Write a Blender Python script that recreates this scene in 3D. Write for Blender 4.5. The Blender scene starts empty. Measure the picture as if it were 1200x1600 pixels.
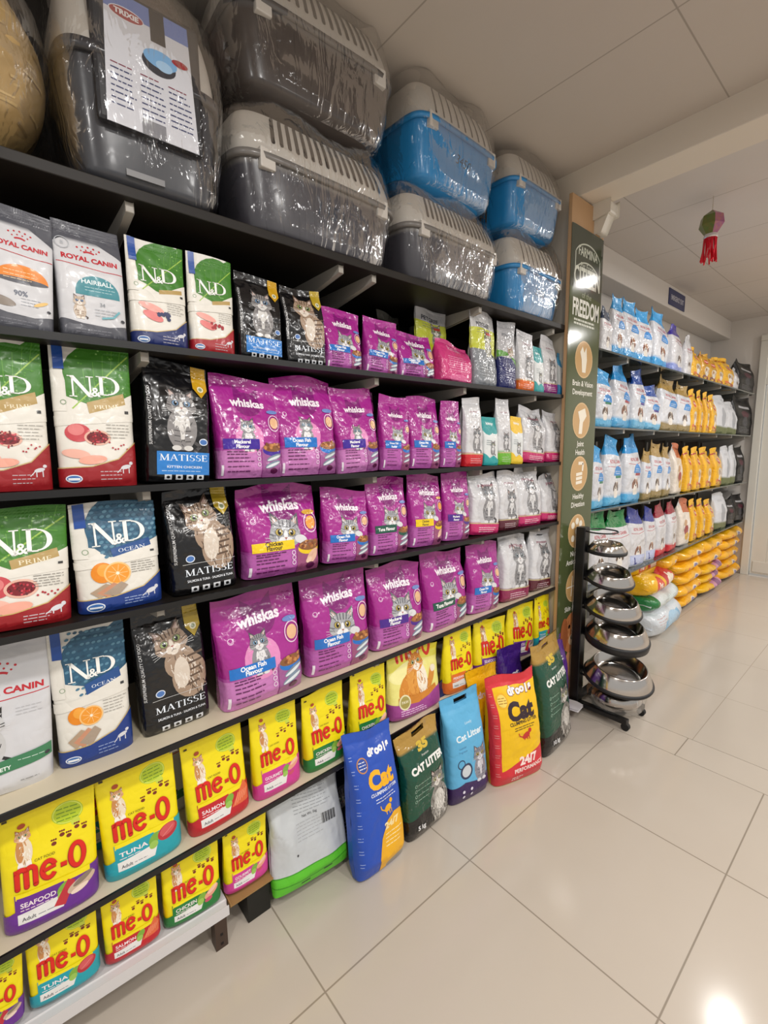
import bpy, math, random
import numpy as np
from mathutils import Matrix, Vector
from mathutils.geometry import tessellate_polygon

SC = bpy.context.scene
COL = SC.collection
# ------------------------------------------------------------ camera
cam_data = bpy.data.cameras.new('camera')
cam = bpy.data.objects.new('camera', cam_data); COL.objects.link(cam)
cam_data.sensor_fit = 'VERTICAL'; cam_data.sensor_height = 36.0; cam_data.sensor_width = 27.0
cam_data.lens = 720.87 / 1600 * 36
cam_data.clip_start = 0.02
R_, U_, F_ = (0.6502049, 0.75963063, -0.01396024), (-0.0941518, 0.09879484, 0.99064374), (-0.75390253, 0.64280703, -0.13575748)
cam.matrix_world = Matrix(((R_[0], U_[0], -F_[0], 0), (R_[1], U_[1], -F_[1], 0), (R_[2], U_[2], -F_[2], 1.44), (0, 0, 0, 1)))
SC.camera = cam
# ------------------------------------------------------------ world, lamps, exposure
world = bpy.data.worlds.new('world'); SC.world = world; world.use_nodes = True
bg = world.node_tree.nodes['Background']
bg.inputs[0].default_value = (0.95, 0.93, 0.9, 1); bg.inputs[1].default_value = 0.62
def lamp(name, loc, size, power, color=(1, .975, .945), rot=(0, 0, 0)):
    l = bpy.data.lights.new(name, 'AREA'); l.shape = 'DISK'; l.size = size; l.energy = power; l.color = color
    o = bpy.data.objects.new(name, l); COL.objects.link(o); o.location = loc; o.rotation_euler = rot
    return o
for lx, ly, pw in ((0.15, -1.0, 20), (0.2, 0.35, 20), (0.95, 1.5, 24), (1.5, 0.4, 22), (1.5, 2.6, 22), (-0.56, 3.62, 9), (0.5, 5.2, 40), (1.5, 4.2, 22)):
    lamp('ceiling_lamp', (lx, ly, 2.68), 0.22 if lx > 0 else .08, pw)
SC.view_settings.view_transform = 'Standard'; SC.view_settings.look = 'None'
SC.view_settings.gamma = 1; SC.view_settings.use_curve_mapping = False
SC.view_settings.exposure = -0.04

# ------------------------------------------------------------ helpers
def lin(c):
    return tuple(((x / 12.92) if x <= .04045 else ((x + .055) / 1.055) ** 2.4) for x in c[:3])
def hx(h):
    h = h.lstrip('#'); return tuple(int(h[i:i + 2], 16) / 255 for i in (0, 2, 4))
MATS = {}
def mat(name, color, rough=.5, metal=0., spec=.5, coat=0., bump=None, noise=None, alpha=None):
    if name in MATS: return MATS[name]
    m = bpy.data.materials.new(name); m.use_nodes = True; nt = m.node_tree; b = nt.nodes['Principled BSDF']
    b.inputs['Base Color'].default_value = (*lin(hx(color)), 1) if isinstance(color, str) else (*color, 1)
    b.inputs['Roughness'].default_value = rough; b.inputs['Metallic'].default_value = metal
    b.inputs['Specular IOR Level'].default_value = spec; b.inputs['Coat Weight'].default_value = coat
    if bump or noise:
        tc = nt.nodes.new('ShaderNodeTexCoord'); nz = nt.nodes.new('ShaderNodeTexNoise')
        nt.links.new(tc.outputs['Object'], nz.inputs['Vector'])
        sc_, st = bump or (noise[0], 0)
        nz.inputs['Scale'].default_value = sc_; nz.inputs['Detail'].default_value = 4
        if bump:
            bp = nt.nodes.new('ShaderNodeBump'); bp.inputs['Strength'].default_value = st; bp.inputs['Distance'].default_value = .01
            nt.links.new(nz.outputs['Fac'], bp.inputs['Height']); nt.links.new(bp.outputs['Normal'], b.inputs['Normal'])
        if noise:
            mx = nt.nodes.new('ShaderNodeMix'); mx.data_type = 'RGBA'
            mx.inputs['A'].default_value = (*lin(hx(color)), 1); mx.inputs['B'].default_value = (*lin(hx(noise[1])), 1)
            nt.links.new(nz.outputs['Fac'], mx.inputs['Factor']); nt.links.new(mx.outputs['Result'], b.inputs['Base Color'])
    MATS[name] = m
    return m
def film_mat(name, rough, strength, scale, coat=0.0):
    m = bpy.data.materials.new(name); m.use_nodes = True; nt = m.node_tree; N = nt.nodes; Lk = nt.links
    b = N['Principled BSDF']
    at = N.new('ShaderNodeAttribute'); at.attribute_name = 'Col'
    Lk.new(at.outputs['Color'], b.inputs['Base Color'])
    b.inputs['Roughness'].default_value = rough; b.inputs['Coat Weight'].default_value = coat; b.inputs['Coat Roughness'].default_value = .12
    tc = N.new('ShaderNodeTexCoord'); oi = N.new('ShaderNodeObjectInfo')
    ml = N.new('ShaderNodeMath'); ml.operation = 'MULTIPLY'; ml.inputs[1].default_value = 40
    Lk.new(oi.outputs['Random'], ml.inputs[0])
    nz = N.new('ShaderNodeTexNoise'); nz.noise_dimensions = '4D'; nz.inputs['Scale'].default_value = scale; nz.inputs['Detail'].default_value = 2
    nz.inputs['Distortion'].default_value = .8
    Lk.new(tc.outputs['Object'], nz.inputs['Vector']); Lk.new(ml.outputs[0], nz.inputs['W'])
    n2 = N.new('ShaderNodeTexNoise'); n2.noise_dimensions = '4D'; n2.inputs['Scale'].default_value = scale * 2.3; n2.inputs['Detail'].default_value = 1
    Lk.new(tc.outputs['Object'], n2.inputs['Vector']); Lk.new(ml.outputs[0], n2.inputs['W'])
    # creases: ridged noise
    s1 = N.new('ShaderNodeMath'); s1.operation = 'SUBTRACT'; s1.inputs[1].default_value = .5; Lk.new(n2.outputs['Fac'], s1.inputs[0])
    s2 = N.new('ShaderNodeMath'); s2.operation = 'ABSOLUTE'; Lk.new(s1.outputs[0], s2.inputs[0])
    s3 = N.new('ShaderNodeMath'); s3.operation = 'ADD'; Lk.new(s2.outputs[0], s3.inputs[0]); Lk.new(nz.outputs['Fac'], s3.inputs[1])
    bp = N.new('ShaderNodeBump'); bp.inputs['Strength'].default_value = strength; bp.inputs['Distance'].default_value = .008
    Lk.new(s3.outputs[0], bp.inputs['Height']); Lk.new(bp.outputs['Normal'], b.inputs['Normal'])
    Lk.new(bp.outputs['Normal'], b.inputs['Coat Normal'])
    MATS[name] = m
    return m
FILM = film_mat('glossy_printed_film', .26, .75, 16, .35)
MATTE = film_mat('satin_printed_film', .42, .55, 12, .1)
PRINT = film_mat('smooth_print', .3, .12, 8, .2)
def wrap_mat():
    m = bpy.data.materials.new('clear_plastic_film'); m.use_nodes = True; nt = m.node_tree; N = nt.nodes; Lk = nt.links
    N.remove(N['Principled BSDF']); out = N['Material Output']
    tr = N.new('ShaderNodeBsdfTransparent'); tr.inputs[0].default_value = (.93, .93, .93, 1)
    gl = N.new('ShaderNodeBsdfGlossy'); gl.inputs['Roughness'].default_value = .09; gl.inputs[0].default_value = (.95, .95, .95, 1)
    mx = N.new('ShaderNodeMixShader'); fr = N.new('ShaderNodeFresnel'); fr.inputs[0].default_value = 1.45
    mu = N.new('ShaderNodeMath'); mu.operation = 'MULTIPLY_ADD'; mu.inputs[1].default_value = .34; mu.inputs[2].default_value = .0
    tc = N.new('ShaderNodeTexCoord'); mp = N.new('ShaderNodeMapping'); mp.inputs['Scale'].default_value = (.8, 1.2, .4)
    nz = N.new('ShaderNodeTexNoise'); nz.inputs['Scale'].default_value = 14; nz.inputs['Detail'].default_value = 3; nz.inputs['Distortion'].default_value = 1.2
    Lk.new(tc.outputs['Object'], mp.inputs[0]); Lk.new(mp.outputs[0], nz.inputs['Vector'])
    s1 = N.new('ShaderNodeMath'); s1.operation = 'SUBTRACT'; s1.inputs[1].default_value = .5; Lk.new(nz.outputs['Fac'], s1.inputs[0])
    s2 = N.new('ShaderNodeMath'); s2.operation = 'ABSOLUTE'; Lk.new(s1.outputs[0], s2.inputs[0])
    bp = N.new('ShaderNodeBump'); bp.inputs['Strength'].default_value = 1; bp.inputs['Distance'].default_value = .012
    Lk.new(s2.outputs[0], bp.inputs['Height'])
    Lk.new(bp.outputs[0], gl.inputs['Normal']); Lk.new(bp.outputs[0], fr.inputs['Normal'])
    Lk.new(fr.outputs[0], mu.inputs[0]); Lk.new(mu.outputs[0], mx.inputs[0]); Lk.new(tr.outputs[0], mx.inputs[1]); Lk.new(gl.outputs[0], mx.inputs[2])
    Lk.new(mx.outputs[0], out.inputs[0]); MATS['wrap'] = m
    return m
WRAP = wrap_mat()

def tag(o, label=None, cat=None, group=None, kind=None):
    if label: o['label'] = label
    if cat: o['category'] = cat
    if group: o['group'] = group
    if kind: o['kind'] = kind
    return o
def empty(name, loc, rot=(0, 0, 0), label=None, cat=None, group=None):
    o = bpy.data.objects.new(name, None); COL.objects.link(o); o.empty_display_size = .05
    o.location = loc; o.rotation_euler = rot
    return tag(o, label, cat, group)
def link(name, me, parent=None, loc=(0, 0, 0), rot=(0, 0, 0)):
    o = bpy.data.objects.new(name, me); COL.objects.link(o); o.parent = parent; o.location = loc; o.rotation_euler = rot
    return o
def mesh(name, V, F, m, smooth=False):
    me = bpy.data.meshes.new(name); me.from_pydata([tuple(map(float, v)) for v in V], [], F); me.materials.append(m)
    if smooth: me.polygons.foreach_set('use_smooth', [True] * len(me.polygons))
    me.update(); return me
class MB:
    """collects boxes, prisms, tubes and lathes into one mesh"""
    def __init__(s): s.V = []; s.F = []
    def box(s, x0, x1, y0, y1, z0, z1, M=None):
        i = len(s.V); P = [Vector((x, y, z)) for z in (z0, z1) for y in (y0, y1) for x in (x0, x1)]
        if M: P = [M @ p for p in P]
        s.V += P
        s.F += [(i, i + 2, i + 3, i + 1), (i + 4, i + 5, i + 7, i + 6), (i, i + 1, i + 5, i + 4), (i + 2, i + 6, i + 7, i + 3), (i, i + 4, i + 6, i + 2), (i + 1, i + 3, i + 7, i + 5)]
        return s
    def prism(s, pts, axis, a, b):
        """polygon pts (2D, in the other two axes in order) extruded along axis from a to b"""
        def P(u, v, t): return {'x': (t, u, v), 'y': (u, t, v), 'z': (u, v, t)}[axis]
        i = len(s.V); n = len(pts)
        s.V += [Vector(P(u, v, a)) for u, v in pts] + [Vector(P(u, v, b)) for u, v in pts]
        s.F += [tuple(range(i, i + n)), tuple(range(i + 2 * n - 1, i + n - 1, -1))]
        s.F += [(i + k, i + (k + 1) % n, i + n + (k + 1) % n, i + n + k) for k in range(n)]
        return s
    def tube(s, pts, r, n=8, closed=False):
        pts = [Vector(p) for p in pts]; i0 = len(s.V); m = len(pts)
        for k, p in enumerate(pts):
            a = pts[(k - 1) % m] if (closed or k > 0) else p; b = pts[(k + 1) % m] if (closed or k < m - 1) else p
            t = (b - a).normalized(); up = Vector((0, 0, 1)) if abs(t.z) < .9 else Vector((1, 0, 0))
            u = t.cross(up).normalized(); w = t.cross(u)
            s.V += [p + (u * math.cos(q) + w * math.sin(q)) * r for q in (2 * math.pi * j / n for j in range(n))]
        for k in range(m if closed else m - 1):
            A = i0 + k * n; B = i0 + ((k + 1) % m) * n
            s.F += [(A + j, A + (j + 1) % n, B + (j + 1) % n, B + j) for j in range(n)]
        if not closed: s.F += [tuple(range(i0, i0 + n)), tuple(range(i0 + m * n - 1, i0 + (m - 1) * n - 1, -1))]
        return s
    def lathe(s, prof, c=(0, 0, 0), n=40, M=None):
        i = len(s.V)
        for r, z in prof:
            for j in range(n):
                a = 2 * math.pi * j / n; p = Vector((r * math.cos(a), r * math.sin(a), z))
                if M: p = M @ p
                s.V.append(p + Vector(c))
        for k in range(len(prof) - 1):
            s.F += [(i + k * n + j, i + k * n + (j + 1) % n, i + (k + 1) * n + (j + 1) % n, i + (k + 1) * n + j) for j in range(n)]
        return s
    def build(s, name, m, parent=None, loc=(0, 0, 0), rot=(0, 0, 0), smooth=False, bevel=0):
        me = mesh(name, s.V, s.F, m, smooth)
        o = link(name, me, parent, loc, rot)
        if bevel:
            bv = o.modifiers.new('bevel', 'BEVEL'); bv.width = bevel; bv.segments = 2; bv.limit_method = 'ANGLE'
        return o

# ------------------------------------------------------------ printed artwork (2D, unit u right / v up; radii as fractions of width)
_txt = {}
def text_tris(s, bold=0.0, font=None, sp=1.0):
    k = (s, bold, sp)
    if k in _txt: return _txt[k]
    cu = bpy.data.curves.new('t', 'FONT'); cu.body = s; cu.size = 1; cu.offset = bold; cu.resolution_u = 3; cu.space_character = sp
    ob = bpy.data.objects.new('t', cu); COL.objects.link(ob)
    dg = bpy.context.evaluated_depsgraph_get(); me = ob.evaluated_get(dg).to_mesh(); me.calc_loop_triangles()
    v = np.array([tuple(q.co)[:2] for q in me.vertices]); t = [tuple(lt.vertices) for lt in me.loop_triangles]
    T = v[np.array(t)] / .73 if len(t) else np.zeros((0, 3, 2))
    bpy.data.objects.remove(ob); bpy.data.curves.remove(cu)
    _txt[k] = T
    return T
def _serif(stems, extra=()):
    return stems, extra
SERIF = {  # thick/thin stroke letters, cap height 1: (width, [(x0,y0,x1,y1,w)...], arcs [(cx,cy,rx,ry,a0,a1,wthin,wthick)], serifs[(x,y,halfwidth)])
    'M': (1.05, [(.14, 0, .14, 1, .07), (.14, 1, .5, .05, .15), (.5, .05, .86, 1, .07), (.88, 0, .88, 1, .16)], [], [(.14, 0, .14), (.88, 0, .16), (.1, 1, .1), (.9, 1, .13)]),
    'A': (.86, [(.43, 1, .1, 0, .06), (.43, 1, .76, 0, .15), (.22, .36, .62, .36, .05)], [], [(.1, 0, .12), (.76, 0, .14)]),
    'T': (.76, [(.38, 0, .38, 1, .15), (.04, .97, .72, .97, .06), (.05, .82, .05, .98, .05), (.71, .82, .71, .98, .05)], [], [(.38, 0, .15)]),
    'I': (.36, [(.18, 0, .18, 1, .15)], [], [(.18, 0, .15), (.18, 1, .15)]),
    'S': (.64, [(.56, .75, .56, .98, .04), (.07, .02, .07, .26, .04)], [(.32, .74, .23, .25, 60, 270, .06, .14), (.32, .26, .24, .25, -120, 90, .06, .14)], []),
    'E': (.7, [(.16, 0, .16, 1, .15), (.16, .97, .62, .97, .06), (.16, .52, .5, .52, .06), (.16, .03, .64, .03, .06), (.62, .8, .62, .98, .05), (.64, .02, .64, .22, .05), (.5, .42, .5, .62, .05)], [], [(.12, 0, .12), (.12, 1, .12)]),
    'N': (1.0, [(.15, 0, .15, 1, .07), (.12, 1, .84, .02, .19), (.84, 0, .84, 1, .07)], [], [(.15, 0, .15), (.84, 1, .15), (.08, 1, .12)]),
    'D': (.98, [(.17, 0, .17, 1, .15), (.1, .97, .45, .97, .06), (.1, .03, .45, .03, .06)], [(.42, .5, .44, .47, -90, 90, .06, .18)], [(.1, 0, .12), (.1, 1, .12)]),
    'O': (.95, [], [(.47, .5, .38, .47, 0, 360, .06, .15)], []),
    'C': (.86, [(.76, .72, .76, .98, .04), (.76, .02, .76, .22, .03)], [(.46, .5, .37, .47, 45, 315, .06, .15)], []),
    'P': (.7, [(.16, 0, .16, 1, .15), (.1, .97, .35, .97, .06), (.1, .5, .35, .5, .06)], [(.34, .735, .28, .235, -90, 90, .06, .15)], [(.16, 0, .15), (.1, 1, .12)]),
    'R': (.84, [(.16, 0, .16, 1, .15), (.1, .97, .35, .97, .06), (.1, .5, .35, .5, .06), (.38, .5, .74, 0, .14)], [(.34, .735, .26, .235, -90, 90, .06, .15)], [(.16, 0, .15), (.1, 1, .12), (.74, 0, .1)]),
}
def serif_tris(s, sp=.06):
    T = []; x = 0
    def quad(a, b, c, d): T.append((a, b, c)); T.append((a, c, d))
    for ch in s:
        if ch == ' ': x += .4; continue
        if ch == '&':
            t = text_tris('&', .01); T += [tuple(tuple(p * .55 + (x + .02, .0)) for p in tri) for tri in t]; x += .5; continue
        w, st, arcs, sf = SERIF[ch]
        for x0, y0, x1, y1, wd in st:
            if abs(y1 - y0) < 1e-6: quad((x + x0, y0 - wd / 2), (x + x1, y0 - wd / 2), (x + x1, y0 + wd / 2), (x + x0, y0 + wd / 2))
            else: quad((x + x0 - wd / 2, y0), (x + x0 + wd / 2, y0), (x + x1 + wd / 2, y1), (x + x1 - wd / 2, y1))
        for cx, cy, rx, ry, a0, a1, w0, w1 in arcs:
            n = 20
            for k in range(n):
                q = []
                for a in (a0 + (a1 - a0) * k / n, a0 + (a1 - a0) * (k + 1) / n):
                    a = math.radians(a); ww = w0 + (w1 - w0) * abs(math.cos(a))
                    q.append(((x + cx + (rx + ww * .3) * math.cos(a), cy + ry * math.sin(a)), (x + cx + (rx - ww * .7) * math.cos(a), cy + (ry - w0) * math.sin(a))))
                quad(q[0][0], q[1][0], q[1][1], q[0][1])
        for sx, sy, hw in sf:
            y0, y1 = (0, .045) if sy == 0 else (.955, 1); quad((x + sx - hw, y0), (x + sx + hw, y0), (x + sx + hw, y1), (x + sx - hw, y1))
        x += w + sp
    return np.array(T), x
class Art:
    def __init__(s, w, h, seed=0):
        s.w = w; s.h = h; s.L = []; s.lev = 0; s.hold = False; s.rnd = random.Random(seed)
    def add(s, T, c):  # T: (n,3,2) in metres
        if len(T):
            if not s.hold: s.lev += 1
            T = np.asarray(T, float); a = (T[:, 1, 0] - T[:, 0, 0]) * (T[:, 2, 1] - T[:, 0, 1]) - (T[:, 2, 0] - T[:, 0, 0]) * (T[:, 1, 1] - T[:, 0, 1])
            T[a < 0] = T[a < 0][:, ::-1]
            s.L.append((T, lin(hx(c)) if isinstance(c, str) else c, s.lev))
    def grp(s, on=True):
        if on: s.lev += 1
        s.hold = on
    def poly(s, pts, c):
        P = [(u * s.w, v * s.h) for u, v in pts]; s._poly(P, c)
    def _poly(s, P, c):
        t = tessellate_polygon([[Vector((a, b, 0)) for a, b in P]]); P = np.array(P)
        s.add(P[np.array(t)], c)
    def rect(s, u0, v0, u1, v1, c): s.poly([(u0, v0), (u1, v0), (u1, v1), (u0, v1)], c)
    def ell(s, u, v, ru, rv, c, rot=0, a0=0, a1=360, n=22):
        w = s.w; r = math.radians(rot); P = []
        for k in range(n + (a1 - a0 < 360)):
            a = math.radians(a0 + (a1 - a0) * k / n); x = ru * w * math.cos(a); y = rv * w * math.sin(a)
            P.append((u * w + x * math.cos(r) - y * math.sin(r), v * s.h + x * math.sin(r) + y * math.cos(r)))
        s._poly(P, c)
    def ring(s, u, v, ru, rv, t, c, a0=0, a1=360, n=24):
        w = s.w; T = []
        pt = lambda a, k: (u * w + (ru - k) * w * math.cos(a), v * s.h + (rv - k) * w * math.sin(a))
        for k in range(n):
            a, b = (math.radians(a0 + (a1 - a0) * q / n) for q in (k, k + 1))
            T += [(pt(a, 0), pt(b, 0), pt(b, t)), (pt(a, 0), pt(b, t), pt(a, t))]
        s.add(T, c)
    def stroke(s, pts, wd, c):  # pts in unit coords, wd fraction of w
        T = []; P = [np.array((u * s.w, v * s.h)) for u, v in pts]; h = wd * s.w / 2
        for a, b in zip(P, P[1:]):
            d = b - a; n = np.array((-d[1], d[0])) / (np.linalg.norm(d) + 1e-9) * h
            T += [(a + n, a - n, b - n), (a + n, b - n, b + n)]
        s.add(T, c)
    def fur(s, u, v, ru, rv, n, cols, ln=.05, wd=.008, ang=-90, spread=40):
        h0 = s.hold
        for _i in range(n):
            if _i % max(1, n // 4) == 0 and not h0: s.grp()
            a = s.rnd.uniform(0, 6.28); q = math.sqrt(s.rnd.random()); x = u + ru * q * math.cos(a); y = v + rv * q * math.sin(a) * s.w / s.h
            t = math.radians(ang + s.rnd.uniform(-spread, spread)); l = ln * s.rnd.uniform(.5, 1.2)
            s.stroke([(x, y), (x + l * math.cos(t), y + l * math.sin(t) * s.w / s.h)], wd, s.rnd.choice(cols))
        s.hold = h0
    def _t(s, T, u, v, hv, c, al, x1, sq, rot, sh):
        k = hv * s.w; off = {'C': -x1 / 2, 'L': 0, 'R': -x1}[al]
        T = np.array(T) + (off, 0); T = T * (k * sq, k); T[..., 0] += T[..., 1] * sh
        a = math.radians(rot); X = T[..., 0] * math.cos(a) - T[..., 1] * math.sin(a); Y = T[..., 0] * math.sin(a) + T[..., 1] * math.cos(a)
        s.add(np.stack([X + u * s.w, Y + v * s.h], -1), c)
    def txt(s, t, u, v, hv, c, al='C', bold=0., sq=1., rot=0, sh=0, sp=1.0, fit=None):
        T = text_tris(t, bold, sp=sp); x1 = T[..., 0].max() if len(T) else 0
        if fit: sq = fit / (x1 * hv)
        s._t(T, u, v, hv, c, al, x1, sq, rot, sh)
    def ser(s, t, u, v, hv, c, al='C', fit=None, rot=0, sp=.06):
        T, x1 = serif_tris(t, sp); s._t(T, u, v, hv, c, al, x1, (fit / (x1 * hv)) if fit else 1, rot, 0)
    def lines(s, u0, u1, v, n, dv, c, wd=.01):
        h0 = s.hold
        if not h0: s.grp()
        for k in range(n):
            x = u0
            e = u1 - s.rnd.uniform(0, (u1 - u0) * .25)
            while x < e:
                l = s.rnd.uniform(.03, .09); s.stroke([(x, v - k * dv), (min(x + l, e), v - k * dv)], wd, c); x += l + .012
        s.hold = h0
    def arc(s, u, v, ru, rv, wd, c, a0, a1, n=14):
        s.ring(u, v, ru + wd / 2, rv + wd / 2, wd, c, a0, a1, n)
    def meo(s, u, v, k, c, t):
        """rounded tall letters m e - O, left end at u, baseline v, k = x height"""
        q = s.w / s.h; X = lambda x: u + x * k; Y = lambda y: v + y * k * q; W = t * k
        s.grp()
        for x in (.12, .52, .92): s.stroke([(X(x), Y(0)), (X(x), Y(.75 if x > .2 else .98))], W, c); s.ell(X(x), Y(0), W / 2, W / 2, c, n=12)
        for x in (.32, .72): s.arc(X(x), Y(.74), .2 * k, .2 * k, W, c, 0, 180, 10)
        s.arc(X(1.52), Y(.46), .3 * k, .43 * k, W, c, 20, 325, 20); s.stroke([(X(1.24), Y(.46)), (X(1.84), Y(.56))], W * .8, c)
        s.stroke([(X(2.06), Y(.42)), (X(2.36), Y(.42))], W, c)
        s.arc(X(2.86), Y(.62), .32 * k, .6 * k, W * 1.05, c, 0, 360, 28)
        s.hold = False
    # --- animals
    def cat(s, u, v, r, base, dark, light, eye='#c9d08a', tabby=True, tilt=0, whisk=True):
        q = s.w / s.h; ct, st = math.cos(math.radians(tilt)), math.sin(math.radians(tilt))
        def P(x, y): return (u + (x * ct - y * st) * r, v + (x * st + y * ct) * r * q)
        def E(x, y, a, b, c, ro=0): p = P(x, y); s.ell(p[0], p[1], a * r, b * r, c, ro + tilt)
        for sg in (-1, 1):
            s.poly([P(sg * .95, .15), P(sg * .98, 1.32), P(sg * .2, .75)], dark)
            s.poly([P(sg * .82, .4), P(sg * .85, 1.08), P(sg * .36, .72)], '#b99a90')
            s.fur(P(sg * .66, .62)[0], P(sg * .66, .62)[1], .16 * r, .2 * r, 5, [light], .35 * r, .03 * r, 90 - sg * 30, 15)
        E(0, 0, 1.08, .9, base); E(0, -.18, 1.15, .62, base)
        s.fur(*P(0, .1), .95 * r, .7 * r, 26, [base, dark, light], .22 * r, .035 * r, 90, 70)
        if tabby:
            for x in (-.34, -.12, .12, .34): s.stroke([P(x, .42), P(x * 1.25, .86)], .09 * r, dark)
            for sg in (-1, 1):
                for y in (-.12, -.34): s.stroke([P(sg * .68, y), P(sg * 1.12, y + .1)], .07 * r, dark)
                s.stroke([P(sg * .52, .42), P(sg * .8, .62)], .07 * r, dark)
        E(-.2, -.42, .3, .25, light); E(.2, -.42, .3, .25, light); E(0, -.66, .26, .16, light); E(0, -.1, .14, .34, light)
        for sg in (-1, 1):
            E(sg * .45, .1, .29, .24, dark); E(sg * .45, .1, .24, .2, eye); E(sg * .43, .1, .12, .17, '#0c0c10'); E(sg * .38, .17, .05, .05, '#ffffff')
        s.poly([P(-.12, -.2), P(.12, -.2), P(0, -.34)], '#a9675f')
        s.stroke([P(0, -.34), P(0, -.46), P(-.17, -.54)], .03 * r, dark); s.stroke([P(0, -.46), P(.17, -.54)], .03 * r, dark)
        if whisk:
            for sg in (-1, 1):
                for y in (-.25, -.45, -.62): s.stroke([P(sg * .35, -.38), P(sg * 1.45, y)], .018 * r, '#f4f4f4')
    def catsit(s, u, v, r, base, dark, light, **k):  # v = feet height, r = head radius
        q = s.w / s.h; Y = lambda y: v + y * r * q
        s.ell(u, Y(1.45), 1.15 * r, 1.6 * r, base); s.fur(u, Y(1.5), .95 * r, 1.35 * r, 40, [base, dark, dark, light], .4 * r, .06 * r)
        s.ell(u, Y(1.7), .6 * r, 1.05 * r, light)
        for sg in (-1, 1):
            s.ell(u + sg * .42 * r, Y(.75), .27 * r, .95 * r, base); s.ell(u + sg * .45 * r, Y(.02), .36 * r, .2 * r, light)
            for y in (.5, .9, 1.3): s.stroke([(u + sg * .2 * r, Y(y)), (u + sg * .64 * r, Y(y + .05))], .07 * r, dark)
        s.stroke([(u + .9 * r, Y(.5)), (u + 1.4 * r, Y(.2)), (u + 1.1 * r, Y(-.05))], .25 * r, dark)
        s.fur(u, Y(1.9), .4 * r, .7 * r, 14, [light, base], .3 * r, .04 * r)
        s.cat(u, Y(3.3), r, base, dark, light, **k)
    def pup(s, u, v, r, c1, c2):
        q = s.w / s.h
        s.ell(u, v - r * 1.3 * q, .8 * r, 1.1 * r, '#efe9e0'); s.ell(u, v, r, .95 * r, '#f2ece4'); s.ell(u - .85 * r, v - .1 * r * q, .35 * r, .75 * r, c1, -15); s.ell(u + .85 * r, v - .1 * r * q, .35 * r, .75 * r, c1, 15)
        s.ell(u - .45 * r, v + .3 * r * q, .4 * r, .5 * r, c1); s.ell(u + .45 * r, v + .3 * r * q, .4 * r, .5 * r, c2); s.ell(u, v - .3 * r * q, .22 * r, .16 * r, '#181414')
        for sg in (-1, 1): s.ell(u + sg * .36 * r, v + .15 * r * q, .11 * r, .12 * r, '#141010')

def _cl(P, ax, lim, sg):
    Q = []; a = P[-1]; da = sg * (a[ax] - lim)
    for b in P:
        db = sg * (b[ax] - lim)
        if (da < 0) != (db < 0): t = da / (da - db); Q.append((a[0] + (b[0] - a[0]) * t, a[1] + (b[1] - a[1]) * t))
        if db >= 0: Q.append(b)
        a, da = b, db
    return Q
def _diag(P, x0, y0, kx, ky, sg):
    """keep the side where sg*((x-x0)*kx-(y-y0)*ky) >= 0"""
    Q = []; a = P[-1]; da = sg * ((a[0] - x0) * kx - (a[1] - y0) * ky)
    for b in P:
        db = sg * ((b[0] - x0) * kx - (b[1] - y0) * ky)
        if (da < 0) != (db < 0): t = da / (da - db); Q.append((a[0] + (b[0] - a[0]) * t, a[1] + (b[1] - a[1]) * t))
        if db >= 0: Q.append(b)
        a, da = b, db
    return Q
from bisect import bisect_right
def cells(T, xs, ys, holes=None):
    """cut triangles along the grid xs, ys and its diagonals; yields (i, j, upper, polygon)"""
    out = []; nx, ny = len(xs) - 1, len(ys) - 1
    for tri in T:
        P = [(float(p[0]), float(p[1])) for p in tri]
        x0 = min(p[0] for p in P); x1 = max(p[0] for p in P)
        i0 = max(0, bisect_right(xs, x0) - 1); i1 = min(nx - 1, bisect_right(xs, x1) - 1)
        for i in range(i0, i1 + 1):
            Q = P
            if x0 < xs[i]: Q = _cl(Q, 0, xs[i], 1)
            if Q and x1 > xs[i + 1]: Q = _cl(Q, 0, xs[i + 1], -1)
            if len(Q) < 3: continue
            y0 = min(p[1] for p in Q); y1 = max(p[1] for p in Q)
            j0 = max(0, bisect_right(ys, y0) - 1); j1 = min(ny - 1, bisect_right(ys, y1) - 1)
            for j in range(j0, j1 + 1):
                if holes and (i, j) in holes: continue
                R = Q
                if y0 < ys[j]: R = _cl(R, 1, ys[j], 1)
                if R and y1 > ys[j + 1]: R = _cl(R, 1, ys[j + 1], -1)
                if len(R) < 3: continue
                kx = 1 / (xs[i + 1] - xs[i]); ky = 1 / (ys[j + 1] - ys[j])
                for up, sg in ((0, 1), (1, -1)):
                    Z = _diag(R, xs[i], ys[j], kx, ky, sg)
                    if len(Z) >= 3: out.append((i, j, up, Z))
    return out

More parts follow.
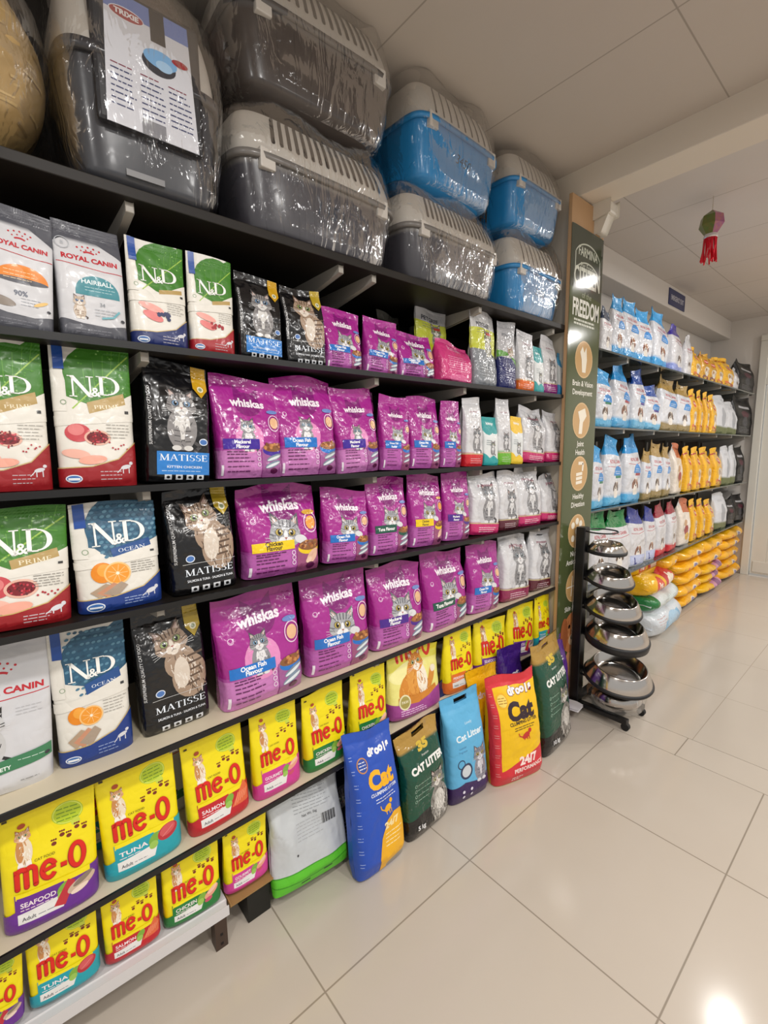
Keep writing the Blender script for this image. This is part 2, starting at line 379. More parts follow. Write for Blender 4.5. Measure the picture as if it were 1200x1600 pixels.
class Loft:
    """closed solid of superellipse sections; front faces +x; surf(s,v) is its outer skin"""
    def __init__(s, w, h, d, n, T, W, Z=None, wr=0., seed=0, seal=.9, cx=None):
        s.w, s.h, s.d, s.n, s.T, s.W, s.wr, s.seal = w, h, d, n, T, W, wr, seal
        s.Z = Z or (lambda v: v); s.cx = cx or (lambda v: v * 0)
        r = np.random.RandomState(seed)
        s.k = []
        for _ in range(7):
            a = r.uniform(0, math.pi); f = r.uniform(16, 75); s.k.append((f * math.cos(a), f * math.sin(a), r.uniform(0, 6.28), r.uniform(.4, 1) * 30 / (f + 15)))
        s.ph = r.uniform(0, 6.28, 6)
    def disp(s, y, z):
        o = 0
        for i, (a, b, p, q) in enumerate(s.k):
            t = np.sin(a * y + b * z + p + 1.2 * np.sin(20 * y + p) + .9 * np.sin(17 * z - p))
            o = o + q * (t if i < 3 else (1 - 2 * np.abs(t)) * .6)
        return o * s.wr
    def at(s, sgn, S, v, off=0.):
        """sgn +1 front, -1 back, S in -1..1 across"""
        S = np.clip(S, -1, 1)
        t = s.d / 2 * s.T(v); W = s.w / 2 * s.W(v); y = S * W
        x = sgn * t * (1 - np.abs(S) ** s.n) ** (1 / s.n)
        z = s.Z(v) * s.h
        dd = s.disp(y, z) * np.clip(v * 6, 0, 1)
        wob = np.where(v > s.seal - .08, 1., 0.) * (v - s.seal + .08) * s.wr * 14 * np.sin(y * 34 + s.ph[0])
        x = x + dd * sgn * np.clip(t / (s.d * .12 + 1e-9), 0, 1) + wob + s.cx(v)
        z = z + s.wr * 3.2 * np.sin(y * 21 + s.ph[1]) * np.clip((v - .6) * 2.5, 0, 1)
        return np.stack([x + sgn * off, y, z], -1)
    def body(s, N=44, M=26, v0=0., v1=None):
        v1 = s.seal if v1 is None else v1
        V = []; F = []
        ths = np.array([2 * math.pi * j / N for j in range(N)])
        c, sn = np.cos(ths), np.sin(ths); S = np.sign(c) * np.abs(c) ** (2 / s.n); sg = np.where(sn >= 0, 1., -1.)
        for i in range(M + 1):
            v = v0 + (v1 - v0) * i / M
            p = s.at(sg, S, np.full(N, v)); V += list(p)
        for i in range(M):
            for j in range(N):
                a = i * N + j; b = i * N + (j + 1) % N; F.append((a, b, b + N, a + N))
        F.append(tuple(range(N - 1, -1, -1))); F.append(tuple(range(M * N, M * N + N)))
        return V, F
def sheet(lf, Sg, vg, sg, base, art=None, bands=None, off=.00012, doff=.00004, crimp=0., holes=None):
    """one face of a pack as a grid with the artwork laid exactly on its facets: V, F, colours, normals"""
    nx, ny = len(Sg), len(vg)
    SS, VV = np.meshgrid(Sg, vg)
    S = SS.ravel(); v = VV.ravel()
    P = lf.at(sg, S, v); e = 1e-3
    if crimp: P[:, 0] += sg * crimp * np.where(np.arange(ny)[:, None] % 2, 1., .15).repeat(nx, 1).ravel()
    Sc = np.clip(S, -.992, .992)
    dS = lf.at(sg, Sc + e, v) - lf.at(sg, Sc - e, v); dV = lf.at(sg, S, np.clip(v + e, 0, 1)) - lf.at(sg, S, np.clip(v - e, 0, 1))
    Nn = np.cross(dS, dV) * sg; Nn /= (np.linalg.norm(Nn, axis=1)[:, None] + 1e-12)
    C = np.empty((len(P), 4)); C[:] = (*lin(hx(base)), 1)
    for a, b, c in bands or []: C[(v >= a) & (v <= b)] = (*lin(hx(c)), 1)
    F = []
    for j in range(ny - 1):
        for i in range(nx - 1):
            if holes and (i, j) in holes: continue
            a = j * nx + i; b, c, d = a + 1, a + nx + 1, a + nx
            F += [(a, b, c), (a, c, d)] if sg > 0 else [(a, c, b), (a, d, c)]
    V, CC, NN = [P], [C], [Nn]
    if art and art.L:
        xs = [float((q + 1) / 2 * lf.w) for q in Sg]; ys = [float(q * lf.h) for q in vg]
        nl = art.lev + 1; do = min(doff, .0024 / nl); ids = []; pts = []; offs = []; cols = []; ups = []; n0 = len(P)
        for T, c, lv in art.L:
            cc = (*c, 1); o = off + lv * do
            for i, j, up, Z in cells(T, xs, ys, holes):
                ix, iy = i, j
                ax = 1 / (xs[i + 1] - xs[i]); ay = 1 / (ys[j + 1] - ys[j])
                k = n0 + len(pts)
                for x, y in Z: pts.append(((x - xs[i]) * ax, (y - ys[j]) * ay)); ids.append(j * nx + i); ups.append(up); offs.append(o); cols.append(cc)
                F.append(tuple(range(k, k + len(Z))))
        if pts:
            pts = np.clip(np.array(pts), 0, 1); ids = np.array(ids); ups = np.array(ups)[:, None]; a = pts[:, :1]; b = pts[:, 1:]
            def ip(A): return np.where(ups == 0, A[ids] * (1 - a) + A[ids + 1] * (a - b) + A[ids + nx + 1] * b, A[ids] * (1 - b) + A[ids + nx] * (b - a) + A[ids + nx + 1] * a)
            nn = ip(Nn); nn /= (np.linalg.norm(nn, axis=1)[:, None] + 1e-12)
            V.append(ip(P) + nn * np.array(offs)[:, None]); NN.append(nn); CC.append(np.array(cols))
    return np.concatenate(V), F, np.concatenate(CC), np.concatenate(NN)
def join_sheets(name, parts, m, parent, extraF=()):
    V, F, C, N = [], [], [], []; n = 0
    for v, f, c, nn in parts:
        V.append(v); C.append(c); N.append(nn); F += [tuple(q + n for q in t) for t in f]; n += len(v)
    F += list(extraF)
    V = np.concatenate(V); C = np.concatenate(C); N = np.concatenate(N)
    me = bpy.data.meshes.new(name); me.from_pydata(V.tolist(), [], F); me.materials.append(m)
    me.polygons.foreach_set('use_smooth', [True] * len(me.polygons)); me.update()
    me.normals_split_custom_set_from_vertices(N.tolist())
    ca = me.color_attributes.new('Col', 'FLOAT_COLOR', 'POINT'); ca.data.foreach_set('color', C.ravel())
    return link(name, me, parent)
def make_body(name, lf, base, art, m, parent, bands=None, N=44, M=26, Lmax=None, v0=0., v1=None, off=.00012, caps=1., doff=.00004):
    v1 = lf.seal if v1 is None else v1; v1 = min(v1, 1.)
    ths = np.linspace(math.pi, 0, N // 2 + 1); c = np.cos(ths); Sg = np.sign(c) * np.abs(c) ** (2 / lf.n)
    if abs(Sg).max() > 0 and lf.n > 30: Sg = np.linspace(-1, 1, N // 2 + 1)
    vg = np.linspace(v0, v1, M + 1)
    fr = sheet(lf, Sg, vg, 1., base, art, bands, off, doff); bk = sheet(lf, Sg, vg, -1., base, None, bands)
    nf = len(fr[0]); nx = len(Sg); top = M * nx
    ex = [tuple(range(nx - 1, -1, -1)) + tuple(nf + i for i in range(nx)), tuple(top + i for i in range(nx)) + tuple(nf + top + i for i in range(nx - 1, -1, -1))]
    return join_sheets(name, [fr, bk], m, parent, ex)
def plain_col(me, c):
    cc = (*lin(hx(c)), 1); ca = me.color_attributes.new('Col', 'FLOAT_COLOR', 'POINT'); ca.data.foreach_set('color', list(cc) * len(me.vertices))
def make_seal(lf, c, m, parent, name='top_seal', v0=None, hole=None, art=None, bands=None):
    v0 = lf.seal - .004 if v0 is None else v0
    N, M = 26, 8
    hs = set((i, j) for j in range(M) for i in range(N) if hole and abs((i + .5) / N - .5) < hole[0] and hole[1] <= j < hole[2])
    Sg = np.linspace(-1, 1, N + 1); vg = np.linspace(v0, 1, M + 1)
    fr = sheet(lf, Sg, vg, 1., c, art, bands, crimp=.0012, holes=hs); bk = sheet(lf, Sg, vg, -1., c, None, bands, crimp=.0012, holes=hs)
    nf = len(fr[0]); t = M * (N + 1); ex = [(t + i, t + i + 1, nf + t + i + 1, nf + t + i) for i in range(N)]
    return join_sheets(name, [fr, bk], m, parent, ex)

# ============================================================ THE SETTING
def struct(mb, name, m, **k):
    o = mb.build(name, m, **k); o['kind'] = 'structure'; return o
def tile_mat(name, color, ox, oy, sx, sy, grout, gw, rough, rc=None, nz=None):
    m = bpy.data.materials.new(name); m.use_nodes = True; nt = m.node_tree; N = nt.nodes; Lk = nt.links; b = N['Principled BSDF']
    tc = N.new('ShaderNodeTexCoord'); mp = N.new('ShaderNodeMapping'); mp.inputs['Location'].default_value = (-ox / sx, -oy / sy, 0); mp.inputs['Scale'].default_value = (1 / sx, 1 / sy, 1)
    Lk.new(tc.outputs['Object'], mp.inputs[0]); sp = N.new('ShaderNodeSeparateXYZ'); Lk.new(mp.outputs[0], sp.inputs[0])
    d = []
    for ax, s_ in ((0, sx), (1, sy)):
        f = N.new('ShaderNodeMath'); f.operation = 'PINGPONG'; f.inputs[1].default_value = .5; Lk.new(sp.outputs[ax], f.inputs[0])
        g = N.new('ShaderNodeMath'); g.operation = 'MULTIPLY'; g.inputs[1].default_value = s_; Lk.new(f.outputs[0], g.inputs[0]); d.append(g)
    mn = N.new('ShaderNodeMath'); mn.operation = 'MINIMUM'; Lk.new(d[0].outputs[0], mn.inputs[0]); Lk.new(d[1].outputs[0], mn.inputs[1])
    lt = N.new('ShaderNodeMapRange'); lt.inputs[1].default_value = gw * .5; lt.inputs[2].default_value = gw; lt.inputs[3].default_value = 1; lt.inputs[4].default_value = 0; Lk.new(mn.outputs[0], lt.inputs[0])
    nz_ = N.new('ShaderNodeTexNoise'); nz_.inputs['Scale'].default_value = 2.2; nz_.inputs['Detail'].default_value = 5; Lk.new(tc.outputs['Object'], nz_.inputs['Vector'])
    m1 = N.new('ShaderNodeMix'); m1.data_type = 'RGBA'; m1.inputs['A'].default_value = (*lin(hx(color)), 1); m1.inputs['B'].default_value = (*lin(hx(nz or color)), 1); Lk.new(nz_.outputs['Fac'], m1.inputs['Factor'])
    m2 = N.new('ShaderNodeMix'); m2.data_type = 'RGBA'; m2.inputs['B'].default_value = (*lin(hx(grout)), 1); Lk.new(m1.outputs['Result'], m2.inputs['A']); Lk.new(lt.outputs[0], m2.inputs['Factor'])
    Lk.new(m2.outputs['Result'], b.inputs['Base Color']); b.inputs['Roughness'].default_value = rough
    return m
fl = tile_mat('polished_floor_tiles', '#c9bfb2', -.913, .548, .605, .605, '#94897b', .003, .13, nz='#c0b5a7')
fs = tile_mat('threshold_tiles', '#cbc1b4', -.637, 2.31, 1.2, 5.0, '#94897b', .003, .13, nz='#c2b7a9')
ff = tile_mat('far_floor_tiles', '#c9bfb2', -.62, 2.5, .605, .58, '#a89b8c', .002, .13, nz='#c0b5a7')
struct(MB().box(-1.7, 3.2, -2.2, 2.31, -.05, 0), 'floor', fl)
struct(MB().box(-1.7, 3.2, 2.313, 2.5, -.05, 0), 'floor', fs)
struct(MB().box(-1.7, 3.2, 2.503, 6.5, -.05, 0), 'floor', ff)
struct(MB().box(-1.7, 3.2, -2.2, 6.5, -.08, -.048), 'trim_1', mat('grout', '#8c8072', .8))
cm = tile_mat('ceiling_panels', '#c9bfb4', -.615, 1.11, 1.25, .6, '#a3998d', .0035, .8, nz='#c3b8ac')
cf = tile_mat('far_ceiling_panels', '#d3ccc6', -1.19, 3.12, 1.25, .6, '#aaa298', .0035, .8, nz='#cdc5be')
struct(MB().box(-1.7, 3.2, -2.2, 2.27, 2.74, 2.8), 'ceiling', cm)
struct(MB().box(-1.7, 3.2, 2.45, 6.5, 2.76, 2.8), 'ceiling', cf)
cream = mat('cream_paint', '#ddd2c2', .6, bump=(30, .05)); white_p = mat('white_paint', '#dcd6cf', .6, bump=(30, .05))
struct(MB().box(-1.7, 3.2, 2.27, 2.45, 2.62, 2.78), 'trim_2', cream, bevel=.004)          # beam
struct(MB().box(-1.78, -1.7, -2.2, 6.5, 0, 2.8), 'wall_left', white_p)
struct(MB().box(-1.7, -1.52, 2.45, 6.32, 2.575, 2.76), 'trim_3', white_p, bevel=.006)        # duct casing along the wall
struct(MB().box(-1.7, -1.205, 2.262, 2.45, 0, 2.62), 'wall_pier', cream)
struct(MB().box(-1.7, -1.24, 6.32, 6.42, 0, 2.8).box(-1.24, -.25, 6.32, 6.42, 2.56, 2.8).box(-.25, 3.2, 6.32, 6.42, 0, 2.8), 'wall_back', white_p)
# far door
dw = mat('cream_door_paint', '#d8d5cb', .35); gls = mat('frosted_glass', '#9a9a96', .25)
struct(MB().box(-1.24, -1.17, 6.272, 6.35, 0, 2.499).box(-.30, -.25, 6.272, 6.35, 0, 2.499).box(-1.24, -.25, 6.27, 6.35, 2.5, 2.56).box(-1.17, -.3, 6.28, 6.35, 2.05, 2.12), 'door_1', dw, bevel=.004)
d1 = struct(MB().box(-1.16, -1.03, 6.3, 6.34, .02, 2.04).box(-.45, -.31, 6.3, 6.34, .02, 2.04).box(-1.03, -.45, 6.3, 6.34, .02, 1.0).box(-1.03, -.45, 6.3, 6.34, 1.9, 2.04), 'door_2', dw, bevel=.003)
MB().box(-1.03, -.45, 6.315, 6.325, 1.0, 1.9).build('door_glass', gls, d1)
MB().box(-1.14, -.33, 6.292, 6.302, .04, .16).build('kick_rail', dw, d1, bevel=.003)
w1 = struct(MB().box(-1.17, -1.12, 6.29, 6.34, 2.12, 2.5).box(-.35, -.3, 6.29, 6.34, 2.12, 2.5).box(-1.12, -.35, 6.292, 6.34, 2.12, 2.16).box(-1.12, -.35, 6.292, 6.34, 2.46, 2.5), 'window_1', dw)
MB().box(-1.12, -.35, 6.31, 6.32, 2.16, 2.46).build('window_glass', gls, w1)

# ============================================================ SHELVING
dark = mat('black_shelf_laminate', '#14110e', .5, spec=.3, noise=(6, '#241e18')); dk2 = mat('dark_back_panel', '#241d16', .6, noise=(3, '#1b1611'))
blk = mat('black_metal', '#0e0e0f', .4); brk = mat('grey_bracket_metal', '#a59f96', .45); creamlam = mat('cream_laminate', '#d8ccb2', .4); wlam = mat('white_laminate', '#d9d6d6', .35)
u = empty('shelving_unit', (-1.64, 1.1, 0), label='tall dark backed wall shelving frame with white base board, holding the cat food', cat='shelving')
def kid(mb, name, m, root, **k):
    for v in mb.V: v -= root.location
    return mb.build(name, m, root, **k)
kid(MB().box(-1.68, -1.655, -1.0, 2.23, .08, 2.735), 'back_panel', dk2, u)
ep = empty('end_panel', (-1.65, 2.245, 0), label='cream end panel closing the wall shelves next to the olive banner', cat='panel')
kid(MB().box(-1.65, -1.2, 2.232, 2.256, .38, 2.03), 'panel_board', mat('cream_side_panel', '#cfc6b6', .45), ep, bevel=.002)
kid(MB().box(-1.65, -1.24, 2.232, 2.256, 0, .38), 'plinth_board', mat('cream_side_panel', '#cfc6b6', .45), ep)
for y in (-.34, .3, .94, 1.58, 2.2):
    kid(MB().box(-1.655, -1.638, y - .015, y + .015, .1, 2.7), 'upright', blk, u)
SH = []
def shelf(name_l, z0, z1, m, xf, brys, th=.013, xb=-1.65, ya=-.95, yb=2.228, cat='shelf', brm=None, edge=None, ledge=None):
    xb = -1.636
    """a board whose top runs from z0 at y=0 to z1 at y=2.25"""
    k = (z1 - z0) / 2.25
    r = empty('shelf_board', (xb, ya, z0 + k * ya), label=name_l, cat=cat, group=None)
    zt = lambda y: z0 + k * y
    mb = MB(); V = []
    for y in (ya, yb):
        for z in (zt(y) - th, zt(y)):
            for x in (xb, xf): V.append(Vector((x, y, z)))
    mb.V = V; mb.F = [(0, 1, 3, 2), (4, 6, 7, 5), (0, 4, 5, 1), (2, 3, 7, 6), (0, 2, 6, 4), (1, 5, 7, 3)]
    bo = kid(mb, 'board', m, r, bevel=.002)
    if edge:
        mb = MB(); V = []
        for y in (ya, yb):
            for z in (zt(y) - th - .001, zt(y) + .002):
                for x in (xf, xf + .006): V.append(Vector((x, y, z)))
        mb.V = V; mb.F = [(0, 1, 3, 2), (4, 6, 7, 5), (0, 4, 5, 1), (2, 3, 7, 6), (0, 2, 6, 4), (1, 5, 7, 3)]
        es = kid(mb, 'edge_strip', edge, r); es.parent = bo
    for y in brys:
        t = zt(y) - th
        kid(MB().prism([(xb + .02, t - .075), (xb + .02, t), (xf - .02, t), (xf - .02, t - .022)], 'y', y - .009, y + .009), 'bracket', brm or brk, r, bevel=.002)
    return r
s1 = shelf('deep dark top shelf carrying the wrapped pet carriers', 2.022, 2.022, dark, -1.2, (.3, .88, 1.01, 1.56, 2.12), th=.024)
shelf('black shelf second from the top, under grey pouches and small magenta bags', 1.686, 1.69, dark, -1.2, (.306, 1.015, 1.47, 1.98), edge=blk)
shelf('black shelf under the tall leaf print bag and the upper long row of magenta bags', 1.361, 1.361, dark, -1.2, (.285, 1.0, 1.58, 2.0), edge=blk)
shelf('black shelf under the chicken flavour magenta bag with the yellow band', 1.066, 1.058, dark, -1.2, (.295, 1.0, 1.6, 2.05), edge=blk)
shelf('cream shelf with black edge under the biggest magenta kitten bag', .683, .711, creamlam, -1.205, (.3, 1.0, 1.6), edge=blk)
shelf('cream shelf with black edge under the upper row of bright yellow bags', .361, .402, creamlam, -1.205, (.3, .95), edge=blk)
b0 = empty('shelf_board', (-1.65, -.95, .12), label='white bottom shelf with thick base board under the lowest yellow bags', cat='shelf')
kid(MB().prism([(-.95, .12), (.41, .105), (.41, .125), (-.95, .165)], 'x', -1.636, -1.225), 'board', wlam, b0)
kid(MB().prism([(-.95, .135), (.405, .1), (.405, .127), (-.95, .167)], 'x', -1.225, -1.2), 'base_board', wlam, b0, bevel=.003)
lgm = mat('brown_steel_leg', '#4a3527', .5, noise=(20, '#33261e'))
kid(MB().box(-1.24, -1.204, .365, .40, 0, .1), 'leg', lgm, b0)
kid(MB().box(-1.2045, -1.2035, .379, .387, .012, .02).box(-1.2045, -1.2035, .379, .387, .042, .05), 'bolt_hole', mat('hole_black', '#0a0806', .8), b0)

# ============================================================ BAG SHAPES
def prof(style):
    if style == 'fat':
        T = lambda v: np.clip(.72 + 3.2 * v, 0, 1) * (1 - np.clip((v - .3) / .6, 0, 1) ** 1.5 * .96)
        W = lambda v: .93 + .07 * np.clip((v - .35) / .5, 0, 1) + .02 * np.clip(1 - v * 8, 0, 1)
        n = 4.2
    elif style == 'pouch':   # doypack: flat face, thick bottom
        T = lambda v: np.clip(.8 + 4 * v, 0, 1) * (1 - np.clip((v - .1) / .82, 0, 1) ** 1.25 * .95)
        W = lambda v: .97 + .03 * v; n = 3.4
    elif style == 'block':   # box pouch
        T = lambda v: np.clip(.8 + 5 * v, 0, 1) * (1 - np.clip((v - .5) / .42, 0, 1) ** 1.4 * .95)
        W = lambda v: .96 + .04 * np.clip((v - .5) * 2, 0, 1) - .05 * np.clip((v - .8) * 5, 0, 1); n = 6
    elif style == 'sack':    # heavy floor sack
        T = lambda v: np.clip(.5 + 6 * v, 0, 1) ** .7 * (1 - np.clip((v - .55) / .38, 0, 1) ** 1.6 * .94)
        W = lambda v: .92 + .05 * np.clip((v - .6) * 2.4, 0, 1) + .03 * np.clip(1 - v * 5, 0, 1) + .03 * np.sin(v * 7); n = 3.6
    elif style == 'neck':    # refill sack narrowing to its rolled neck
        T = lambda v: np.clip(.8 + 4 * v, 0, 1) * (1 - np.clip((v - .5) / .4, 0, 1) ** 1.3 * .9)
        W = lambda v: .98 - .33 * np.clip((v - .55) / .3, 0, 1) ** 1.5; n = 4.5
    return T, W, n
def bag_loft(w, h, d, style, wr, seed, seal=.9):
    T, W, n = prof(style); return Loft(w, h, d, n, T, W, wr=wr, seed=seed, seal=seal)

# ============================================================ PACK DESIGNS  (each returns dict)
MG, MGD, MGL = '#a8298f', '#841c74', '#c77bbb'
def whisk(band, word, kitten=False, txtc='#ffffff'):
    def f(w, h, seed):
        a = Art(w, h, seed); q = w / h
        a.rect(0, 0, 1, .3, '#b04ba2'); a.rect(0, 0, .62, .27, MGL if kitten else '#b65cab')
        a.ell(.5, .735, .2, .17, MGD)                                         # cat head silhouette behind the name
        a.poly([(.31, .74), (.33, .74 + .25 * q), (.46, .735 + .14 * q)], MGD); a.poly([(.69, .74), (.67, .74 + .25 * q), (.54, .735 + .14 * q)], MGD)
        a.txt('whiskas', .5, .71, .115, '#f7eef6', bold=.035, fit=.5)
        a.ring(.13, .62, .035, .035, .008, '#e7bfe0'); a.stroke([(.1, .625), (.13, .6), (.16, .625)], .008, '#e7bfe0')
        if kitten:
            a.ell(.46, .4, .22, .22, '#e58fc4'); a.poly([(.12, .28), (.3, .44), (.6, .44), (.72, .28)], '#e58fc4')
            a.catsit(.44, .27, .1, '#8f8d93', '#55535a', '#e6e4e6', eye='#7fa6c4')
        else:
            a.cat(.5, .455, .185, '#a9a9ae', '#66666d', '#efeff1', eye='#b9a24a', tilt=-6)
            a.ell(.7, .38, .09, .05, '#dedee2', -15)
        a.poly([(.63, 0), (.63, .3), (1, .36), (1, 0)], '#9a4f7a' if not kitten else '#a05a96')
        a.ell(.82, .27, .17, .075, band); a.ell(.82, .3, .165, .06, '#8a5a33')
        for k in range(16): a.ell(.82 + a.rnd.uniform(-.13, .13), .3 + a.rnd.uniform(-.02, .045), .025, .02, a.rnd.choice(['#b5723c', '#9c5a2c', '#c98a4e', '#7c4220']))
        if 'Chicken' in word: a.ell(.86, .17, .11, .06, '#e9b9a0', 40); a.ell(.8, .13, .05, .03, '#f0cbb4', 30)
        else:
            for k in range(2): a.ell(.84 - .03 * k, .2 - .07 * k, .14, .038, '#7d8ea0', 18); a.ell(.84 - .03 * k, .195 - .07 * k, .13, .018, '#dfe5ea', 18)
        a.ring(.87, .55, .1, .12, .014, '#e8c7e2'); a.ell(.87, .55, .07, .08, '#e9b98f' if 'Chick' not in word else '#f0a040')
        a.ell(.86, .67, .09, .03, '#d9a53a' if 'Chick' in word else '#6f88c9')
        a.rect(.06, .285, .6, .385, band)
        if 'Tuna' in word: a.txt(word, .33, .315, .06, txtc, bold=.03, fit=.44)
        else: p, s_ = word.split('|'); a.txt(p, .33, .34, .05, txtc, bold=.03); a.txt(s_, .33, .295, .05, txtc, bold=.03)
        for k, (v, l) in enumerate(((.26, .42), (.235, .3), (.2, .34), (.165, .4), (.115, .38), (.07, .36))): a.lines(.1, .1 + l, v, 1, 0, '#5a1450', .012)
        for k in range(3): a.ring(.58, .24 - .055 * k, .028, .028, .01, '#e8d0e6')
        a.ell(.82, .065, .06, .04, '#5a1648')
        a.rect(.03, .03, .055, .13, '#f2e9f2')
        return dict(base=MG, seal=MG, art=a, style='fat', mat=FILM, wr=.0024)
    return f
def meo(band, word, food, top='#f2de10', meat='#c43a3f', green='#7fae3c'):
    def f(w, h, seed):
        a = Art(w, h, seed); q = w / h; Y = '#f4e00c'
        a.ell(.7, .82, .17, .13, '#b9cf2a'); a.ring(.7, .82, .16, .12, .01, '#dce96a'); a.lines(.58, .84, .86, 4, .03, '#6f9420', .012); a.ell(.78, .73, .05, .045, '#c9d84a')
        for k, x in enumerate((.54, .63, .7, .79, .87)): 
            y = .62 + .035 * (k % 2) + .01 * k; a.ell(x, y, .028, .022, '#7a2c16'); [a.ell(x + dx, y + .028, .011, .011, '#7a2c16') for dx in (-.022, 0, .022)]
        a.ell(.24, .64, .085, .16, '#ecdcc4'); a.ell(.2, .66, .04, .13, '#c98b52'); a.fur(.24, .64, .07, .13, 24, ['#f5efe2', '#d9b489', '#c98b52'], .05, .01)
        a.ell(.2, .54, .03, .05, '#f6efe6'); a.ell(.28, .54, .03, .05, '#f6efe6')
        a.cat(.235, .765, .072, '#e3b58b', '#b8713c', '#fbf4ea', whisk=False); a.ell(.23, .85, .04, .03, '#b04a22')
        a.txt('CAT FOOD', .44, .545, .03, '#4a3a10')
        a.meo(.13, .375, .225, '#a3121a', .26); a.meo(.132, .378, .225, '#dc2414', .21)
        a.poly([(0, 0), (0, .16), (.12, .2), (.12, .33), (1, .33), (1, .04), (.5, 0)], band)
        a.rect(.13, .29, .9, .335, Y); 
        a.poly([(.14, .17), (.14, .3), (.62, .3), (.56, .17)], band); a.poly([(.14, .09), (.14, .17), (.66, .2), (.6, .09)], '#e9e7e4')
        a.txt(word, .17, .215, .058, '#f6e8ea', al='L', bold=.02, fit=.36); a.lines(.17, .52, .195, 1, .02, '#f3dfe3', .01)
        a.txt('Adult', .18, .11, .045, '#55555c', al='L', bold=.02); a.lines(.34, .54, .12, 1, .02, '#8f8f96', .01)
        a.ell(.62, .24, .09, .06, green, 40); a.ell(.6, .19, .06, .05, '#9cc558', 20)
        if food == 'tuna': a.ell(.8, .25, .14, .1, '#b8303a', 15); a.ell(.8, .265, .11, .07, '#d2585a', 15); a.stroke([(.72, .22), (.88, .28)], .008, '#e38a88')
        elif food == 'salmon':
            a.poly([(.64, .14), (.9, .36), (.97, .26), (.95, .13)], '#e2693f')
            for k in range(5): a.stroke([(.7 + .045 * k, .15 + .01 * k), (.78 + .04 * k, .26)], .008, '#f6b08c')
        elif food == 'seafood':
            a.poly([(.5, .12), (.66, .3), (.74, .27), (.62, .1)], '#c1303c'); a.ell(.8, .22, .16, .07, '#cdb49c', 20); a.ell(.82, .25, .12, .035, '#8a7a6a', 25); a.ell(.78, .18, .1, .035, '#efd9c6', 15)
        else:
            a.ell(.8, .25, .14, .06, '#e9a286', 25); a.ell(.82, .28, .1, .035, '#f2c3ac', 25); a.ell(.74, .17, .07, .035, '#c9506a', 10)
        a.rect(.05, .93, .1, .95, '#3a3208')
        return dict(base=Y, seal=Y, art=a, style='pouch', mat=MATTE, wr=.0017, bands=[(-1, .045, band)])
    return f
def meo_gold(w, h, seed):
    a = Art(w, h, seed); a.poly([(0, .22), (0, .7), (.4, .8), (1, .78), (1, .28), (.5, .2)], '#efe88a'); a.ell(.3, .66, .3, .12, '#f7f1a8', 8)
    a.meo(.14, .84, .22, '#dc2414', .22)
    a.ell(.42, .36, .3, .26, '#d68a2e'); a.ell(.46, .54, .17, .26, '#e09a3e'); a.ell(.58, .5, .1, .22, '#f6ecd8'); a.fur(.44, .4, .26, .25, 60, ['#c97a22', '#e8a950', '#b96a1a'], .07, .012); a.fur(.58, .5, .07, .2, 24, ['#fff8ea', '#ecd9b8'], .06, .01)
    a.ell(.78, .5, .07, .16, '#dc9440', -30); a.ell(.84, .6, .06, .05, '#f5ead6')
    a.cat(.5, .76, .13, '#e0953a', '#b9681c', '#f9efdc', tilt=8); a.stroke([(.1, .26), (.5, .24), (.86, .3)], .12, '#d08328')
    a.poly([(0, 0), (0, .24), (.45, .19), (1, .34), (1, 0)], '#a04390'); a.ell(.2, .25, .1, .1, '#e8e3b8'); a.ell(.2, .25, .08, .08, '#a89a50'); a.txt('PAW', .2, .235, .04, '#fffbe0'); a.lines(.12, .6, .13, 3, .03, '#e9c9e4', .01)
    return dict(base='#e6df5a', seal='#eee13a', art=a, style='pouch', mat=MATTE, wr=.002, bands=[(-1, .05, '#a04390')])
